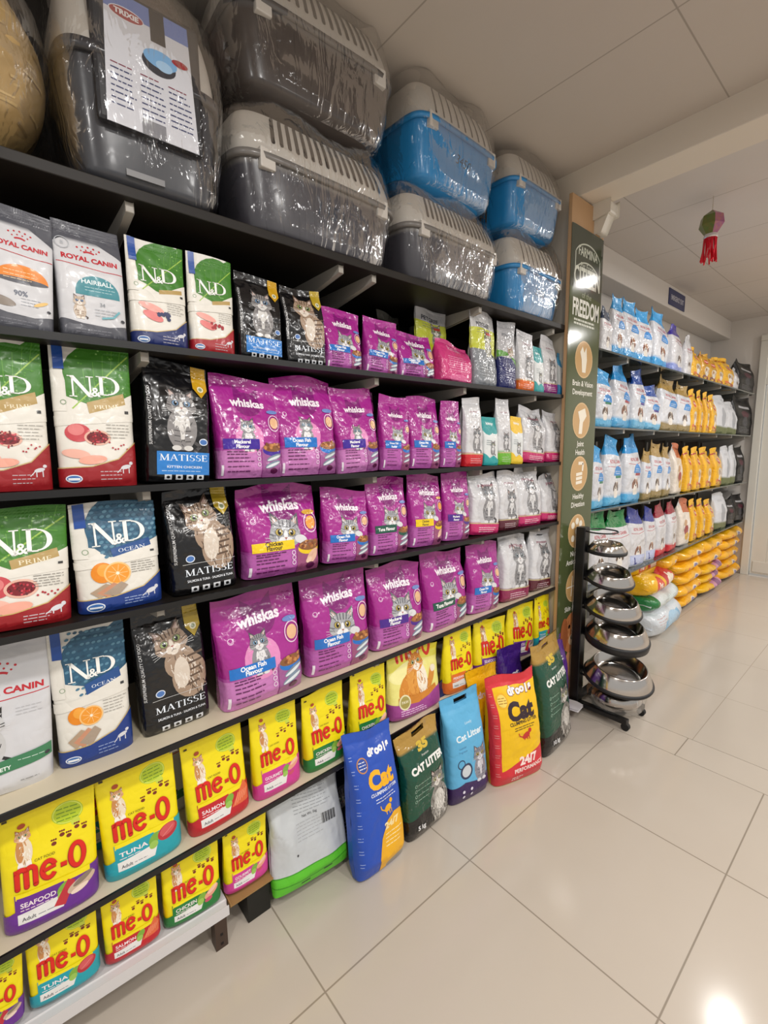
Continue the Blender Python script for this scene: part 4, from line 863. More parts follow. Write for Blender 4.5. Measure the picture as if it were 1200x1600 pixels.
ROWS = {
 'A': [
  ('rc_orange', 0.08, 0.119, 0.054, 1.686, 0.246, 0.036),
  ('rc_hair', 0.212, 0.139, 0.063, 1.686, 0.248, 0.005),
  ('nd_blueb', 0.35, 0.135, 0.061, 1.687, 0.251, 0.012),
  ('nd_redb', 0.477, 0.119, 0.054, 1.687, 0.247, 0.016),
  ('mat_kit', 0.61, 0.137, 0.062, 1.688, 0.228, 0.011),
  ('mat_gold', 0.756, 0.146, 0.066, 1.688, 0.225, -0.006),
  ('wh_blue', 0.904, 0.151, 0.068, 1.688, 0.19, 0.006),
  ('wh_blue', 1.06, 0.149, 0.067, 1.689, 0.192, 0.028),
  ('wh_blue', 1.238, 0.196, 0.088, 1.69, 0.169, 0.002),
  ('pink_pouch', 1.437, 0.202, 0.091, 1.69, 0.156, 0.01),
  ('grey_yel', 1.626, 0.175, 0.079, 1.69, 0.302, 0.01),
  ('navy', 1.783, 0.14, 0.063, 1.69, 0.293, 0.016),
  ('w_orange', 1.916, 0.126, 0.057, 1.691, 0.265, 0.015),
  ('teal_small', 2.021, 0.084, 0.045, 1.691, 0.213, 0.018),
  ('w_purple', 2.128, 0.13, 0.058, 1.692, 0.27, 0.003),
  ('lb_small', 2.237, 0.076, 0.045, 1.692, 0.208, 0.015),
 ],
 'B': [
  ('nd_prime', 0.036, 0.145, 0.065, 1.362, 0.323, 0.01),
  ('nd_prime', 0.195, 0.164, 0.074, 1.362, 0.333, 0.014),
  ('mat_kit', 0.368, 0.169, 0.076, 1.362, 0.3, 0.035),
  ('wh_kit_purple', 0.568, 0.204, 0.092, 1.362, 0.278, 0.007),
  ('wh_kit_blue', 0.758, 0.217, 0.098, 1.362, 0.293, -0.002),
  ('wh_kit_purple', 0.952, 0.182, 0.082, 1.362, 0.281, -0.017),
  ('wh_blue', 1.112, 0.139, 0.063, 1.362, 0.265, 0.02),
  ('wh_blue', 1.265, 0.166, 0.075, 1.362, 0.266, 0.019),
  ('wh_blue', 1.408, 0.119, 0.054, 1.362, 0.259, 0.018),
  ('w_red', 1.542, 0.126, 0.057, 1.361, 0.282, 0.017),
  ('teal_small', 1.658, 0.105, 0.047, 1.361, 0.208, 0.02),
  ('w_green', 1.758, 0.097, 0.045, 1.361, 0.294, 0.008),
  ('yel_small', 1.853, 0.092, 0.045, 1.361, 0.214, 0.031),
  ('w_pink', 2.003, 0.208, 0.094, 1.361, 0.267, 0.042),
  ('w_pink', 2.198, 0.181, 0.081, 1.361, 0.255, 0.018),
 ],
 'C': [
  ('nd_prime', 0.024, 0.189, 0.085, 1.068, 0.256, 0.024),
  ('nd_ocean', 0.218, 0.191, 0.086, 1.066, 0.254, 0.006),
  ('mat_sal', 0.417, 0.188, 0.085, 1.066, 0.273, 0.001),
  ('wh_chicken', 0.659, 0.27, 0.12, 1.064, 0.27, 0.007),
  ('wh_blue', 0.893, 0.188, 0.085, 1.064, 0.242, 0.025),
  ('wh_tuna', 1.083, 0.192, 0.086, 1.062, 0.27, 0.017),
  ('wh_chicken', 1.272, 0.186, 0.084, 1.062, 0.275, 0.026),
  ('wh_purple', 1.448, 0.165, 0.074, 1.06, 0.278, 0.036),
  ('w_pink', 1.63, 0.2, 0.09, 1.06, 0.27, 0.052),
  ('w_brown', 1.806, 0.152, 0.068, 1.06, 0.265, 0.022),
  ('w_pink', 1.983, 0.202, 0.091, 1.058, 0.274, 0.02),
  ('w_pink', 2.194, 0.221, 0.099, 1.058, 0.231, 0.038),
 ],
 'D': [
  ('rc_white', -0.034, 0.179, 0.081, 0.682, 0.357, 0.039),
  ('nd_ocean', 0.141, 0.168, 0.076, 0.684, 0.338, 0.007),
  ('mat_sal', 0.332, 0.19, 0.086, 0.686, 0.328, -0.002),
  ('wh_kit_blue', 0.578, 0.283, 0.12, 0.69, 0.329, -0.002),
  ('wh_blue', 0.857, 0.267, 0.12, 0.694, 0.333, 0.01),
  ('wh_purple', 1.132, 0.265, 0.119, 0.697, 0.305, 0.021),
  ('wh_tuna', 1.404, 0.265, 0.119, 0.7, 0.312, 0.0),
  ('wh_blue', 1.647, 0.22, 0.099, 0.704, 0.307, 0.04),
  ('w_pinkd', 1.882, 0.231, 0.104, 0.706, 0.32, 0.051),
  ('w_brown', 2.102, 0.207, 0.093, 0.71, 0.31, 0.067),
 ],
 'E': [
  ('me_purple', 0.017, 0.196, 0.088, 0.36, 0.274, 0.021),
  ('me_teal', 0.216, 0.195, 0.088, 0.364, 0.276, -0.002),
  ('me_red', 0.417, 0.188, 0.085, 0.368, 0.266, -0.003),
  ('me_pink', 0.602, 0.167, 0.075, 0.372, 0.282, 0.007),
  ('me_green', 0.786, 0.175, 0.079, 0.375, 0.259, 0.004),
  ('me_green', 0.974, 0.178, 0.08, 0.378, 0.262, 0.04),
  ('me_gold', 1.222, 0.303, 0.12, 0.383, 0.256, 0.043),
  ('me_orange', 1.48, 0.189, 0.085, 0.388, 0.276, 0.034),
  ('me_purple', 1.709, 0.242, 0.109, 0.392, 0.246, 0.068),
  ('me_purple', 1.95, 0.227, 0.102, 0.396, 0.258, 0.079),
  ('me_teal', 2.144, 0.138, 0.062, 0.4, 0.26, 0.03),
 ],
 'F': [
  ('me_purple', -0.112, 0.11, 0.05, 0.16, 0.17, 0.02),
  ('me_teal', 0.022, 0.15, 0.068, 0.152, 0.189, 0.008),
  ('me_red', 0.169, 0.137, 0.062, 0.144, 0.177, 0.005),
  ('me_green', 0.323, 0.164, 0.074, 0.134, 0.188, 0.014),
  ('me_pink', 0.482, 0.146, 0.066, 0.125, 0.189, 0.016),
 ],
 'R1': [
  ('r_navy', 2.814, 0.133, 0.06, 1.982, 0.244, 0.024),
  ('r_lblue', 2.97, 0.162, 0.073, 1.981, 0.354, 0.04),
  ('r_lblue', 3.158, 0.214, 0.096, 1.979, 0.372, 0.065),
  ('r_lblue', 3.372, 0.215, 0.097, 1.978, 0.35, 0.028),
  ('r_lblue', 3.665, 0.326, 0.12, 1.975, 0.402, 0.1),
  ('r_purple', 3.998, 0.315, 0.12, 1.973, 0.358, 0.13),
  ('r_white', 4.231, 0.15, 0.068, 1.97, 0.309, 0.033),
  ('r_yellow', 4.426, 0.24, 0.108, 1.969, 0.236, 0.107),
  ('r_yelbrown', 4.649, 0.172, 0.077, 1.968, 0.231, 0.07),
  ('r_yelbrown', 4.845, 0.184, 0.083, 1.967, 0.219, 0.085),
  ('r_yellow', 5.064, 0.216, 0.097, 1.966, 0.231, 0.101),
  ('r_yellow', 5.354, 0.322, 0.12, 1.966, 0.252, 0.162),
  ('r_white', 5.643, 0.211, 0.095, 1.965, 0.213, 0.087),
  ('r_black', 6.02, 0.493, 0.12, 1.963, 0.307, 0.104),
 ],
 'R2': [
  ('r_lblueg', 2.83, 0.203, 0.091, 1.552, 0.331, 0.036),
  ('r_lbluer', 3.09, 0.315, 0.12, 1.55, 0.432, 0.054),
  ('r_lbluep', 3.349, 0.224, 0.101, 1.548, 0.411, 0.092),
  ('r_lbluep', 3.59, 0.258, 0.116, 1.546, 0.312, 0.08),
  ('r_gold', 3.912, 0.386, 0.12, 1.543, 0.398, 0.049),
  ('r_gold', 4.232, 0.253, 0.114, 1.54, 0.379, 0.048),
  ('r_yellow', 4.454, 0.161, 0.072, 1.538, 0.336, 0.019),
  ('r_yellow', 4.629, 0.154, 0.069, 1.538, 0.339, 0.02),
  ('r_yellow', 4.805, 0.162, 0.073, 1.536, 0.338, 0.044),
  ('r_yellow', 5.002, 0.193, 0.087, 1.534, 0.33, 0.042),
  ('r_olive', 5.264, 0.333, 0.12, 1.532, 0.351, 0.096),
  ('r_olive', 5.614, 0.323, 0.12, 1.53, 0.313, 0.089),
  ('r_black', 6.06, 0.521, 0.12, 1.526, 0.417, 0.05),
 ],
 'R3': [
  ('r_lblueg', 2.799, 0.186, 0.084, 1.062, 0.372, 0.015),
  ('r_lblueg', 3.028, 0.253, 0.114, 1.06, 0.43, 0.013),
  ('r_lbluer', 3.323, 0.318, 0.12, 1.056, 0.448, 0.048),
  ('r_gold', 3.552, 0.14, 0.063, 1.054, 0.355, 0.02),
  ('r_gold', 3.734, 0.2, 0.09, 1.053, 0.411, 0.043),
  ('r_gold', 3.941, 0.188, 0.085, 1.051, 0.389, 0.027),
  ('r_cream', 4.189, 0.28, 0.12, 1.049, 0.39, 0.098),
  ('r_yellow', 4.448, 0.209, 0.094, 1.047, 0.363, 0.069),
  ('r_yellow', 4.682, 0.225, 0.101, 1.045, 0.358, 0.066),
  ('r_yellow', 4.964, 0.303, 0.12, 1.042, 0.357, 0.11),
  ('r_yellow', 5.282, 0.292, 0.12, 1.039, 0.351, 0.095),
  ('r_olive', 5.563, 0.226, 0.102, 1.037, 0.376, 0.056),
  ('r_olive', 5.796, 0.193, 0.087, 1.035, 0.383, 0.024),
  ('r_black', 6.072, 0.311, 0.12, 1.032, 0.383, 0.117),
 ],
 'R4': [
  ('r_green', 2.87, 0.229, 0.103, 0.579, 0.459, 0.031),
  ('r_green', 3.152, 0.318, 0.12, 0.581, 0.436, 0.048),
  ('r_navyL', 3.456, 0.269, 0.12, 0.583, 0.413, 0.065),
  ('r_navyL', 3.696, 0.185, 0.083, 0.584, 0.398, 0.03),
  ('r_redw', 3.914, 0.226, 0.102, 0.586, 0.411, 0.025),
  ('r_redw', 4.165, 0.248, 0.112, 0.588, 0.409, 0.081),
  ('r_cream', 4.447, 0.256, 0.115, 0.59, 0.384, 0.087),
  ('r_yellow', 4.696, 0.208, 0.094, 0.591, 0.359, 0.062),
  ('r_yellow', 4.929, 0.224, 0.101, 0.593, 0.342, 0.08),
  ('r_yellow', 5.191, 0.262, 0.118, 0.595, 0.314, 0.129),
  ('r_olive', 5.52, 0.353, 0.12, 0.597, 0.357, 0.048),
  ('r_black', 5.852, 0.266, 0.12, 0.599, 0.27, 0.136),
  ('r_black', 6.195, 0.37, 0.12, 0.601, 0.297, 0.145),
 ],
}

ORD = ['first', 'second', 'third', 'fourth', 'fifth', 'sixth', 'seventh', 'eighth', 'ninth', 'tenth', 'eleventh', 'twelfth', 'thirteenth', 'fourteenth', 'fifteenth', 'sixteenth', 'seventeenth', 'eighteenth']
PLACE = {'A': 'below carriers', 'B': 'on third shelf', 'C': 'on fourth shelf', 'D': 'on fifth shelf', 'E': 'on sixth shelf', 'F': 'on bottom shelf',
         'R1': 'far top shelf', 'R2': 'far second shelf', 'R3': 'far third shelf', 'R4': 'far lowest shelf'}
rg = random.Random(7)
def make_pack(kind, w, h, d, loc, rot, label, group, seed, detail=1., cat='bag', over=None, nm='pet_food_bag'):
    f = D[kind][0] if isinstance(kind, str) else kind
    c = f(w, h, seed)
    if over: c.update(over)
    lf = bag_loft(w, h, d, c['style'], c['wr'] * min(1.3, w / .18), seed)
    r = empty(nm, loc, rot, label, cat, group)
    N, M = (44, 26) if detail >= 1 else (28, 16)
    make_body('bag_body', lf, c['base'], c['art'], c['mat'], r, c.get('bands'), N, M, Lmax=max(w, h) * (.075 if detail >= 1 else .13))
    if c['style'] != 'none': make_seal(lf, c['seal'], c['mat'], r, art=c['art'])
    if c.get('tape'):
        V = []; F = []
        n = 7
        for k in range(n + 1):
            v = .78 + .215 * k / n
            for S in (-.93, -.68):
                V.append(lf.at(1., np.array([S]), np.array([v]), .004)[0])
        F = [(2 * k, 2 * k + 1, 2 * k + 3, 2 * k + 2) for k in range(n)]
        n0 = len(V); V += [p - np.array((.003, 0, 0)) for p in V]; F += [tuple(n0 + q for q in reversed(t)) for t in list(F)]
        F += [(0, 2, n0 + 2, n0 + 0)] + [(2 * k, 2 * k + 2, n0 + 2 * k + 2, n0 + 2 * k) for k in range(1, n)] + [(2 * k + 1, n0 + 2 * k + 1, n0 + 2 * k + 3, 2 * k + 3) for k in range(n)]
        me = mesh('tear_tape', V, F, PRINT); plain_col(me, c['tape']); o = link('tear_tape', me, r); o['label'] = 'blue tear tape'
    return r
cache = {}
def dup_tree(r, loc, rot, scale, label):
    c = r.copy(); COL.objects.link(c); c.location = loc; c.rotation_euler = rot; c.scale = scale; c['label'] = label
    for ch in list(r.children):
        k = ch.copy(); COL.objects.link(k); k.parent = c
    return c
seed = 10
for row, items in ROWS.items():
    X = -1.22 if row in 'ABCDEF' else -1.27
    n_of = {}
    tot = {}
    for it in items: tot[it[0]] = tot.get(it[0], 0) + 1
    for i, (kind, y, w, d, z, h, dy) in enumerate(items):
        if row == 'R2': h = min(h, .395)
        seed += 1
        g = D[kind][2]
        n_of[kind] = n_of.get(kind, 0) + 1
        lab = D[kind][1] + ', ' + ORD[i] + ' from left ' + PLACE[row]
        if row in 'ABCDEF':
            roll = -math.atan2(dy, h) * .55
            w2 = w * .95 if kind[:2] != 'wh' else w * .97
            yaw = rg.uniform(-.05, .05); lean = -rg.uniform(.01, .05)
            if row == 'A' and kind[:2] == 'wh': X2 = X - .01
            else: X2 = X
            make_pack(kind, w2, h, d, (X2 - d / 2 - (.045 if row == 'D' and i < 3 else 0), y, z + .0015), (roll, lean, yaw), lab, g, seed, 1. if w > .11 else .6)
        else:
            roll = -math.atan2(min(dy, .06), h) * .4; yaw = rg.uniform(-.12, .12)
            wn = .24; hn = .38
            if kind not in cache:
                cache[kind] = make_pack(kind, wn, hn, .13, (0, 0, 0), (0, 0, 0), lab, g, seed, .6); src = cache[kind]; c = src
                src.location = (X - d / 2, y, z + .001); src.rotation_euler = (roll, 0, yaw); src.scale = (d / .13, w / wn, h / hn)
            else: dup_tree(cache[kind], (X - d / 2, y, z + .001), (roll, 0, yaw), (d / .13, w / wn, h / hn), lab)
# bags standing behind the front ones
make_pack('green_yel', .19, .33, .07, (-1.37, 1.44, 1.691), (0, -.03, .05), 'tall silver and lime bag with green lower half behind the pink pouch', None, 901)
make_pack('dark_pouch', .17, .29, .06, (-1.47, 1.32, 1.691), (.1, -.03, .3), 'dark grey pack pushed far back behind small magenta bags, beside silver lime bag', None, 902, .6)
make_pack('wh_blue', .17, .285, .07, (-1.36, 1.04, 1.362), (.03, -.03, 0), 'magenta cat food bag hidden behind the upper shelf row, only its top showing', 'magenta cat food bags on the shelves', 903, .6)
make_pack('me_teal', .19, .27, .07, (-1.4, .13, .366), (0, -.03, 0), 'bright yellow bag behind purple and teal banded bags on sixth shelf, mostly hidden', 'yellow cat food bags on the lower shelves', 904, .6)
make_pack('w_pink', .2, .27, .08, (-1.38, 1.73, 1.06), (0, -.02, .1), 'white kitten bag standing in back row of fourth shelf, only its top showing', None, 905, .6)
make_pack('rc_white', .2, .3, .08, (-1.4, .33, .366), (0, -.03, 0), 'white pack behind teal and red banded yellow bags, only its side showing', None, 906, .6)

# ============================================================ SHELVES OF THE FAR AISLE
gsh = mat('smoked_glass_shelf', '#2b3a3a', .12, coat=.6); sil = mat('silver_bracket', '#b9b7b0', .35, .3)
fu = empty('shelving_unit', (-1.69, 4.5, 0), label='far aisle wall rack with slotted uprights behind the dog food', cat='shelving')
for y in (2.62, 3.1, 3.6, 4.1, 4.6, 5.1, 5.6, 6.1): kid(MB().box(-1.7, -1.672, y - .014, y + .014, .05, 2.0), 'upright', sil, fu)
kid(MB().box(-1.699, -1.69, 2.6, 6.25, .05, 1.95), 'back_panel', mat('brown_back_board', '#4a3d30', .6), fu)
for zt, l in ((1.982, 'top glass shelf of the far aisle, under blue topped dog food bags'), (1.55, 'second glass shelf of the far aisle, under puppy food bags'), (1.06, 'third glass shelf of the far aisle, above the letter L bags'), (.582, 'lowest shelf of the far aisle, above the stacked yellow sacks')):
    z1 = {1.982: 1.963, 1.55: 1.527, 1.06: 1.032, .582: .602}[zt]; k = (z1 - zt) / 3.4
    r = empty('glass_shelf', (-1.67, 2.6, zt), label=l, cat='shelf')
    mb = MB(); V = []
    for y in (2.52, 6.25):
        for dz in (-.012, -.001):
            for x in (-1.67, -1.245): V.append(Vector((x, y, zt + k * (y - 2.8) + dz)))
    mb.V = V; mb.F = [(0, 1, 3, 2), (4, 6, 7, 5), (0, 4, 5, 1), (2, 3, 7, 6), (0, 2, 6, 4), (1, 5, 7, 3)]
    kid(mb, 'board', gsh, r)
    for y in (2.62, 3.1, 3.6, 4.1, 4.6, 5.1, 5.6, 6.1):
        t = zt + k * (y - 2.8) - .0125
        kid(MB().prism([(-1.67, t - .06), (-1.67, t), (-1.27, t), (-1.27, t - .02)], 'y', y - .012, y + .012), 'bracket', sil, r)

# ============================================================ STACKED SACKS (far aisle, lying)
def sack_art(kind):
    def f(w, h, seed):
        a = Art(w, h, seed)
        if kind in ('yel', 'yelp'):
            a.ell(.55, .5, .1, .04, '#e9d9b8' if kind == 'yel' else '#d49ab0'); a.ell(.55, .5, .07, .026, '#7b76a8'); a.ell(.8, .45, .025, .03, '#d8402c'); a.ell(.25, .4, .03, .03, '#e0742a'); a.lines(.35, .7, .2, 2, .14, '#a87430', .008)
            if kind == 'yelp': a.rect(.5, .05, .95, .9, '#cf93b0'); a.ell(.7, .5, .1, .08, '#8e5a86')
        elif kind == 'wb': a.poly([(.2, .1), (.25, .6), (.7, .8), (.85, .2)], '#86b8dc'); a.ell(.5, .5, .2, .1, '#a8cce6'); a.lines(.1, .3, .8, 3, .1, '#c3a9ac', .008)
        elif kind == 'gw': a.rect(0, 0, .15, 1, '#1d7a3e'); a.rect(.86, 0, 1, 1, '#1d7a3e'); a.lines(.3, .8, .6, 3, .14, '#b9c6c0', .008); a.ell(.5, .5, .1, .06, '#d6e4e4')
        else: a.rect(.45, .0, .92, 1, '#c42430'); a.ell(.25, .5, .12, .1, '#d8402c'); a.txt('Pet', .25, .42, .07, '#fff2e0', bold=.03); a.ell(.68, .5, .1, .08, '#f0dfc8'); a.rect(.92, 0, 1, 1, '#2a2422'); a.txt('dog', .68, .4, .12, '#f8ecd8', bold=.04)
        return a
    return f
SK = {'yel': '#f2b418', 'yelp': '#eab81c', 'wb': '#d2d8de', 'gw': '#d3dcdc', 'ry': '#f0b814'}
def sack(kind, L, dep, th, loc, yaw, label, group, seed, tilt=0):
    """a full sack lying on its broad side, long side along the wall"""
    n = 4.5
    T = lambda v: np.clip(np.sin(np.pi * np.clip(v, .004, .996)), 0, 1) ** .24
    Wf = lambda v: 1 - .10 * (np.abs(v - .5) * 2) ** 4
    # section: across = length along y ; depth x ; height via v (thickness)
    lf = Loft(L, th, dep, n, T, Wf, wr=.005, seed=seed, seal=2.)
    a = sack_art(kind)(L, th, seed)
    r = empty('food_sack', loc, (tilt, 0, yaw), label, 'sack', group)
    make_body('sack_body', lf, SK[kind], a, FILM, r, None, 36, 14, Lmax=.05, v0=.0, v1=1.)
    for s_ in (-1, 1):
        mb = MB(); m_ = 5
        for k in range(m_ + 1):
            x = -dep * .36 + dep * .72 * k / m_
            for yy, zz in ((s_ * L * .43, th * .45), (s_ * L * .5, th * .42 + .006 * math.sin(k * 2.1))):
                mb.V += [Vector((x, yy, zz)), Vector((x, yy, zz + .004))]
        for k in range(m_):
            q = 4 * k; mb.F += [(q, q + 2, q + 6, q + 4), (q + 1, q + 5, q + 7, q + 3), (q + 2, q + 3, q + 7, q + 6)]
        me = mesh('sack_end', mb.V, mb.F, FILM); plain_col(me, SK[kind]); link('sack_end', me, r)
    return r
sack('yel', .34, .3, .11, (-1.4, 4.17, .44), .1, 'loose golden sack propped high beside the left hand yellow stack', None, 344)
st = [('third sack stack from the door', 4.6, .6, [('yel', .105)] * 5, -1.42),
      ('middle stack of yellow sacks', 5.24, .63, [('yelp', .09), ('yelp', .09), ('yelp', .09), ('yel', .12), ('yel', .125)], -1.43),
      ('stack nearest the door', 5.93, .68, [('yel', .105)] * 5, -1.43)]
COLN = ['bottom', 'second', 'third', 'fourth', 'top']
WH = ['left hand stack of yellow sacks', 'middle stack of yellow sacks', 'right hand stack near the door']
for ci, (nm, y, L, lst, x) in enumerate(st):
    z = .03
    for k, (kd, th) in enumerate(lst):
        sack(kd, L + rg.uniform(-.02, .02), .4, th * .985, (x + rg.uniform(-.015, .015), y + rg.uniform(-.02, .02), z), rg.uniform(-.03, .03),
             ('yellow and pink sack' if kd == 'yelp' else 'golden yellow dog food sack') + ' lying %s in the %s' % (COLN[k], WH[ci]), 'stacked dog food sacks in the far aisle', 300 + ci * 10 + k)
        z += th
    if True:
        r = empty('pallet_rack', (x, y, 0), label='low dark rack under the ' + WH[ci], cat='rack')
        MB().box(-.2, .14, -.3, .3, .012, .028).build('rack_top', blk, r)
        for sx in (-.18, .1):
            for sy in (-.28, .28): MB().box(sx - .015, sx + .015, sy - .015, sy + .015, 0, .012).build('foot', blk, r)
sack('wb', .66, .42, .2, (-1.36, 3.9, .005), .05, 'large white and pale blue sack at the floor beside the bowl stand', None, 340)
sack('gw', .62, .36, .13, (-1.36, 3.9, .2), .05, 'white sack with green ends lying on the white and blue sack', None, 341)
sack('ry', .6, .34, .14, (-1.37, 3.86, .325), .08, 'yellow and red dog food sack on top of the green ended sack', None, 342)
sack('ry', .5, .3, .12, (-1.46, 3.8, .455), .0, 'yellow and brown sack tucked right below the lowest far shelf', None, 343)

# ============================================================ FLOOR LITTER BAGS
def drools(base, hill, cat_c, sub, bottom=None):
    def f(w, h, seed):
        a = Art(w, h, seed); q = w / h
        if bottom: a.poly([(0, 0), (0, .14), (.12, .15), (1, .3), (1, 0)], bottom); a.rect(0, 0, .1, 1, bottom)
        for i, ch in enumerate('drools'):
            if bottom: a.txt(ch, .42 + .085 * i, .815 + (.01 if i % 2 else 0), .125, '#7a1a30', bold=.09)
        for i, ch in enumerate('drools'): a.txt(ch, .42 + .085 * i, .817 + (.01 if i % 2 else 0), .12, '#f7f5f8', bold=.06)
        a.txt('Cat', .55, .6, .26, cat_c, bold=.055, fit=.56); a.txt('CLUMPING LITTER', .57, .555, .05, sub, bold=.03, fit=.6)
        a.lines(.36, .86, .525, 2, .022, sub, .012)
        a.ring(.22, .78, .11, .11, .018, '#c98a4a' if not bottom else '#f2b41a'); a.ell(.22, .78, .085, .085, '#2f4fa4' if not bottom else '#f4d86a'); a.lines(.15, .3, .8, 3, .02, '#e8ecf8' if not bottom else '#b07a14', .012)
        a.ell(.6, .43, .08, .05, hill, 20); a.ell(.68, .47, .035, .035, hill); a.stroke([(.53, .42), (.46, .44), (.44, .47)], .018, hill); [a.stroke([(x, .42), (x + .01, .385)], .016, hill) for x in (.56, .62, .66)]
        if not bottom:
            a.poly([(.38, 0), (.36, .1), (.42, .24), (.55, .34), (.72, .38), (.9, .37), (1, .3), (1, 0)], hill)
            a.txt('24/7', .66, .29, .1, '#fbe9b0', bold=.04, fit=.34); a.lines(.5, .9, .25, 4, .028, '#fbe9b0', .014); a.ell(.8, .02, .3, .08, '#9a9488')
        else: a.txt('24/7', .62, .17, .12, '#ffe6df', bold=.05, fit=.36, rot=2); a.txt('PERFORMANCE', .62, .11, .06, '#ffe6df', bold=.03, fit=.6, rot=2); a.lines(.28, .5, .06, 2, .025, '#ffe6df', .02)
        for k in range(9): a.lines(.02, .08, .85 - .09 * k, 2, .02, '#9fb4ea' if not bottom else '#e88a8a', .01)
        return dict(base=base, seal=base if not bottom else '#d8303c', art=a, style='sack', mat=MATTE, wr=.003)
    return f
def green3s(kg):
    def f(w, h, seed):
        a = Art(w, h, seed); a.ell(.5, .08, .7, .26, '#1a1a1a'); a.fur(.5, .12, .42, .14, 50, ['#2a2826', '#383430', '#141414'], .08, .012)
        a.txt('35', .5, .79, .12, '#d8b83c', bold=.07, fit=.26); a.txt('Premium', .5, .735, .035, '#e8e8e0'); a.txt('CAT LITTER', .53, .63, .105, '#f2f2ee', bold=.06, fit=.82, rot=2)
        for k in range(4): a.ring(.16, .52 - .05 * k, .025, .025, .007, '#9fc0ac'); a.lines(.2, .52, .52 - .05 * k, 1, 0, '#9fc0ac', .008)
        a.ell(.7, .22, .24, .3, '#8a8680'); a.fur(.7, .22, .24, .28, 110, ['#d6d2ca', '#5a5650', '#2c2a28', '#aaa69e'], .1, .014); a.ell(.7, .25, .12, .16, '#cfcbc4'); a.fur(.7, .24, .12, .17, 40, ['#f0ece6', '#a8a49c'], .08, .01)
        a.cat(.68, .46, .15, '#8c8882', '#2e2c2a', '#e4e0d8', eye='#d8d49a'); a.txt(kg, .14, .1, .07, '#e8e8e8', bold=.03, al='L')
        return dict(base='#0e4a36', seal='#b08a3c', art=a, style='sack', mat=FILM, wr=.0026, bands=[(.84, 2, '#b08a3c'), (-1, .06, '#1a1a1a')])
    return f
def bluelit(w, h, seed):
    a = Art(w, h, seed); a.txt('Lovely', .55, .72, .05, '#d6ecf8'); a.txt('Cat Litter', .52, .6, .12, '#eaf6fc', bold=.03, fit=.72, rot=3); a.txt('Lavender', .3, .52, .04, '#3a6a9a'); a.txt('Fragrance', .3, .485, .04, '#3a6a9a')
    a.poly([(0, 0), (0, .16), (.3, .2), (.7, .16), (1, .22), (1, 0)], '#3a2358'); a.ell(.36, .3, .16, .15, '#2a3a5c'); a.ell(.36, .3, .12, .11, '#cfd6dc'); a.ring(.24, .38, .09, .09, .02, '#2a3a5c')
    a.catsit(.74, .16, .15, '#8f8f9a', '#5c5c68', '#dcdce4', eye='#c9b45a')
    for k in range(4): a.ell(.25 + .2 * (k % 2), .12 - .05 * (k // 2), .03, .03, '#e8e4f2')
    return dict(base='#62b4e0', seal='#5aaedc', art=a, style='sack', mat=MATTE, wr=.0024, bands=[(-1, .07, '#3a2358')])
def litter(fn, w, h, d, loc, rot, label, seed, hole=None, seal=.9, group=None):
    c = fn(w, h, seed); lf = bag_loft(w, h, d, c['style'], c['wr'], seed, seal)
    r = empty('cat_litter_bag', loc, rot, label, 'bag', group)
    make_body('bag_body', lf, c['base'], c['art'], c['mat'], r, c.get('bands'), 48, 34, Lmax=.035)
    o = make_seal(lf, c['seal'], c['mat'], r, 'handle_strip' if hole else 'top_seal', hole=hole, art=c['art'])
    return r
litter(drools('#2350b8', '#f2b41c', '#f4b61e', '#e6ecfa'), .22, .47, .11, (-1.12, .905, .003), (-.05, -.16, .05), 'tall blue cat litter bag with yellow lower corner on the floor', 501)
litter(green3s('5 kg'), .24, .39, .1, (-1.13, 1.15, .003), (0, -.12, .06), 'dark green cat litter bag with gold handle, 5 kg, between two blue bags', 502, hole=(.16, 3, 6), seal=.88)
litter(bluelit, .215, .43, .1, (-1.125, 1.39, .003), (0, -.12, -.14), 'light blue cat litter bag with dark purple base on the floor', 503, hole=(.14, 3, 6), seal=.88)
litter(drools('#f4c40e', '#c8302c', '#33202a', '#3c2a20', '#d8303c'), .28, .455, .12, (-1.055, 1.64, .003), (0, -.12, -.26), 'yellow cat litter bag with red base and red side on the floor', 504)
litter(green3s('10 kg'), .285, .52, .12, (-1.06, 1.965, .003), (0, -.12, .09), 'big dark green cat litter bag, 10 kg, by the bowl stand', 505, hole=(.12, 3, 5), seal=.9)
def plainbag(c1, c2, t, seal=None):
    def f(w, h, seed):
        a = Art(w, h, seed); a.ell(.5, .4, .32, .3, c2); a.txt(t, .5, .72, .12, '#e8e0f0', bold=.04, fit=.55); a.lines(.2, .8, .2, 4, .04, '#b9a9cf', .012); a.cat(.5, .45, .18, '#5e5a58', '#2a2826', '#a8a49c')
        return dict(base=c1, seal=seal or c1, art=a, style='sack', mat=FILM, wr=.003)
    return f
litter(plainbag('#5a2a8c', '#7a4ab0', 'cat'), .24, .46, .1, (-1.16, 2.14, .003), (0, -.06, 0), 'purple bag half hidden behind the 10 kg green litter bag', 506)
litter(plainbag('#151517', '#3a3838', 'cat'), .26, .46, .1, (-1.28, 1.12, .003), (0, -.02, 0), 'black litter bag standing behind the 5 kg green one', 507)
litter(plainbag('#151517', '#3a3838', 'cat'), .24, .40, .1, (-1.31, .86, .003), (0, -.02, 0), 'black litter bag in shadow right behind the tall blue bag', 508)
litter(plainbag('#1c2a5a', '#2c4a8c', 'litter'), .24, .45, .1, (-1.26, 1.42, .003), (0, -.02, 0), 'navy bag behind the light blue litter bag', 509)
litter(plainbag('#f0b818', '#d89a14', 'drools'), .22, .46, .08, (-1.2, 1.6, .003), (0, -.03, 0), 'golden yellow bag peeking out behind the light blue bag', 510)
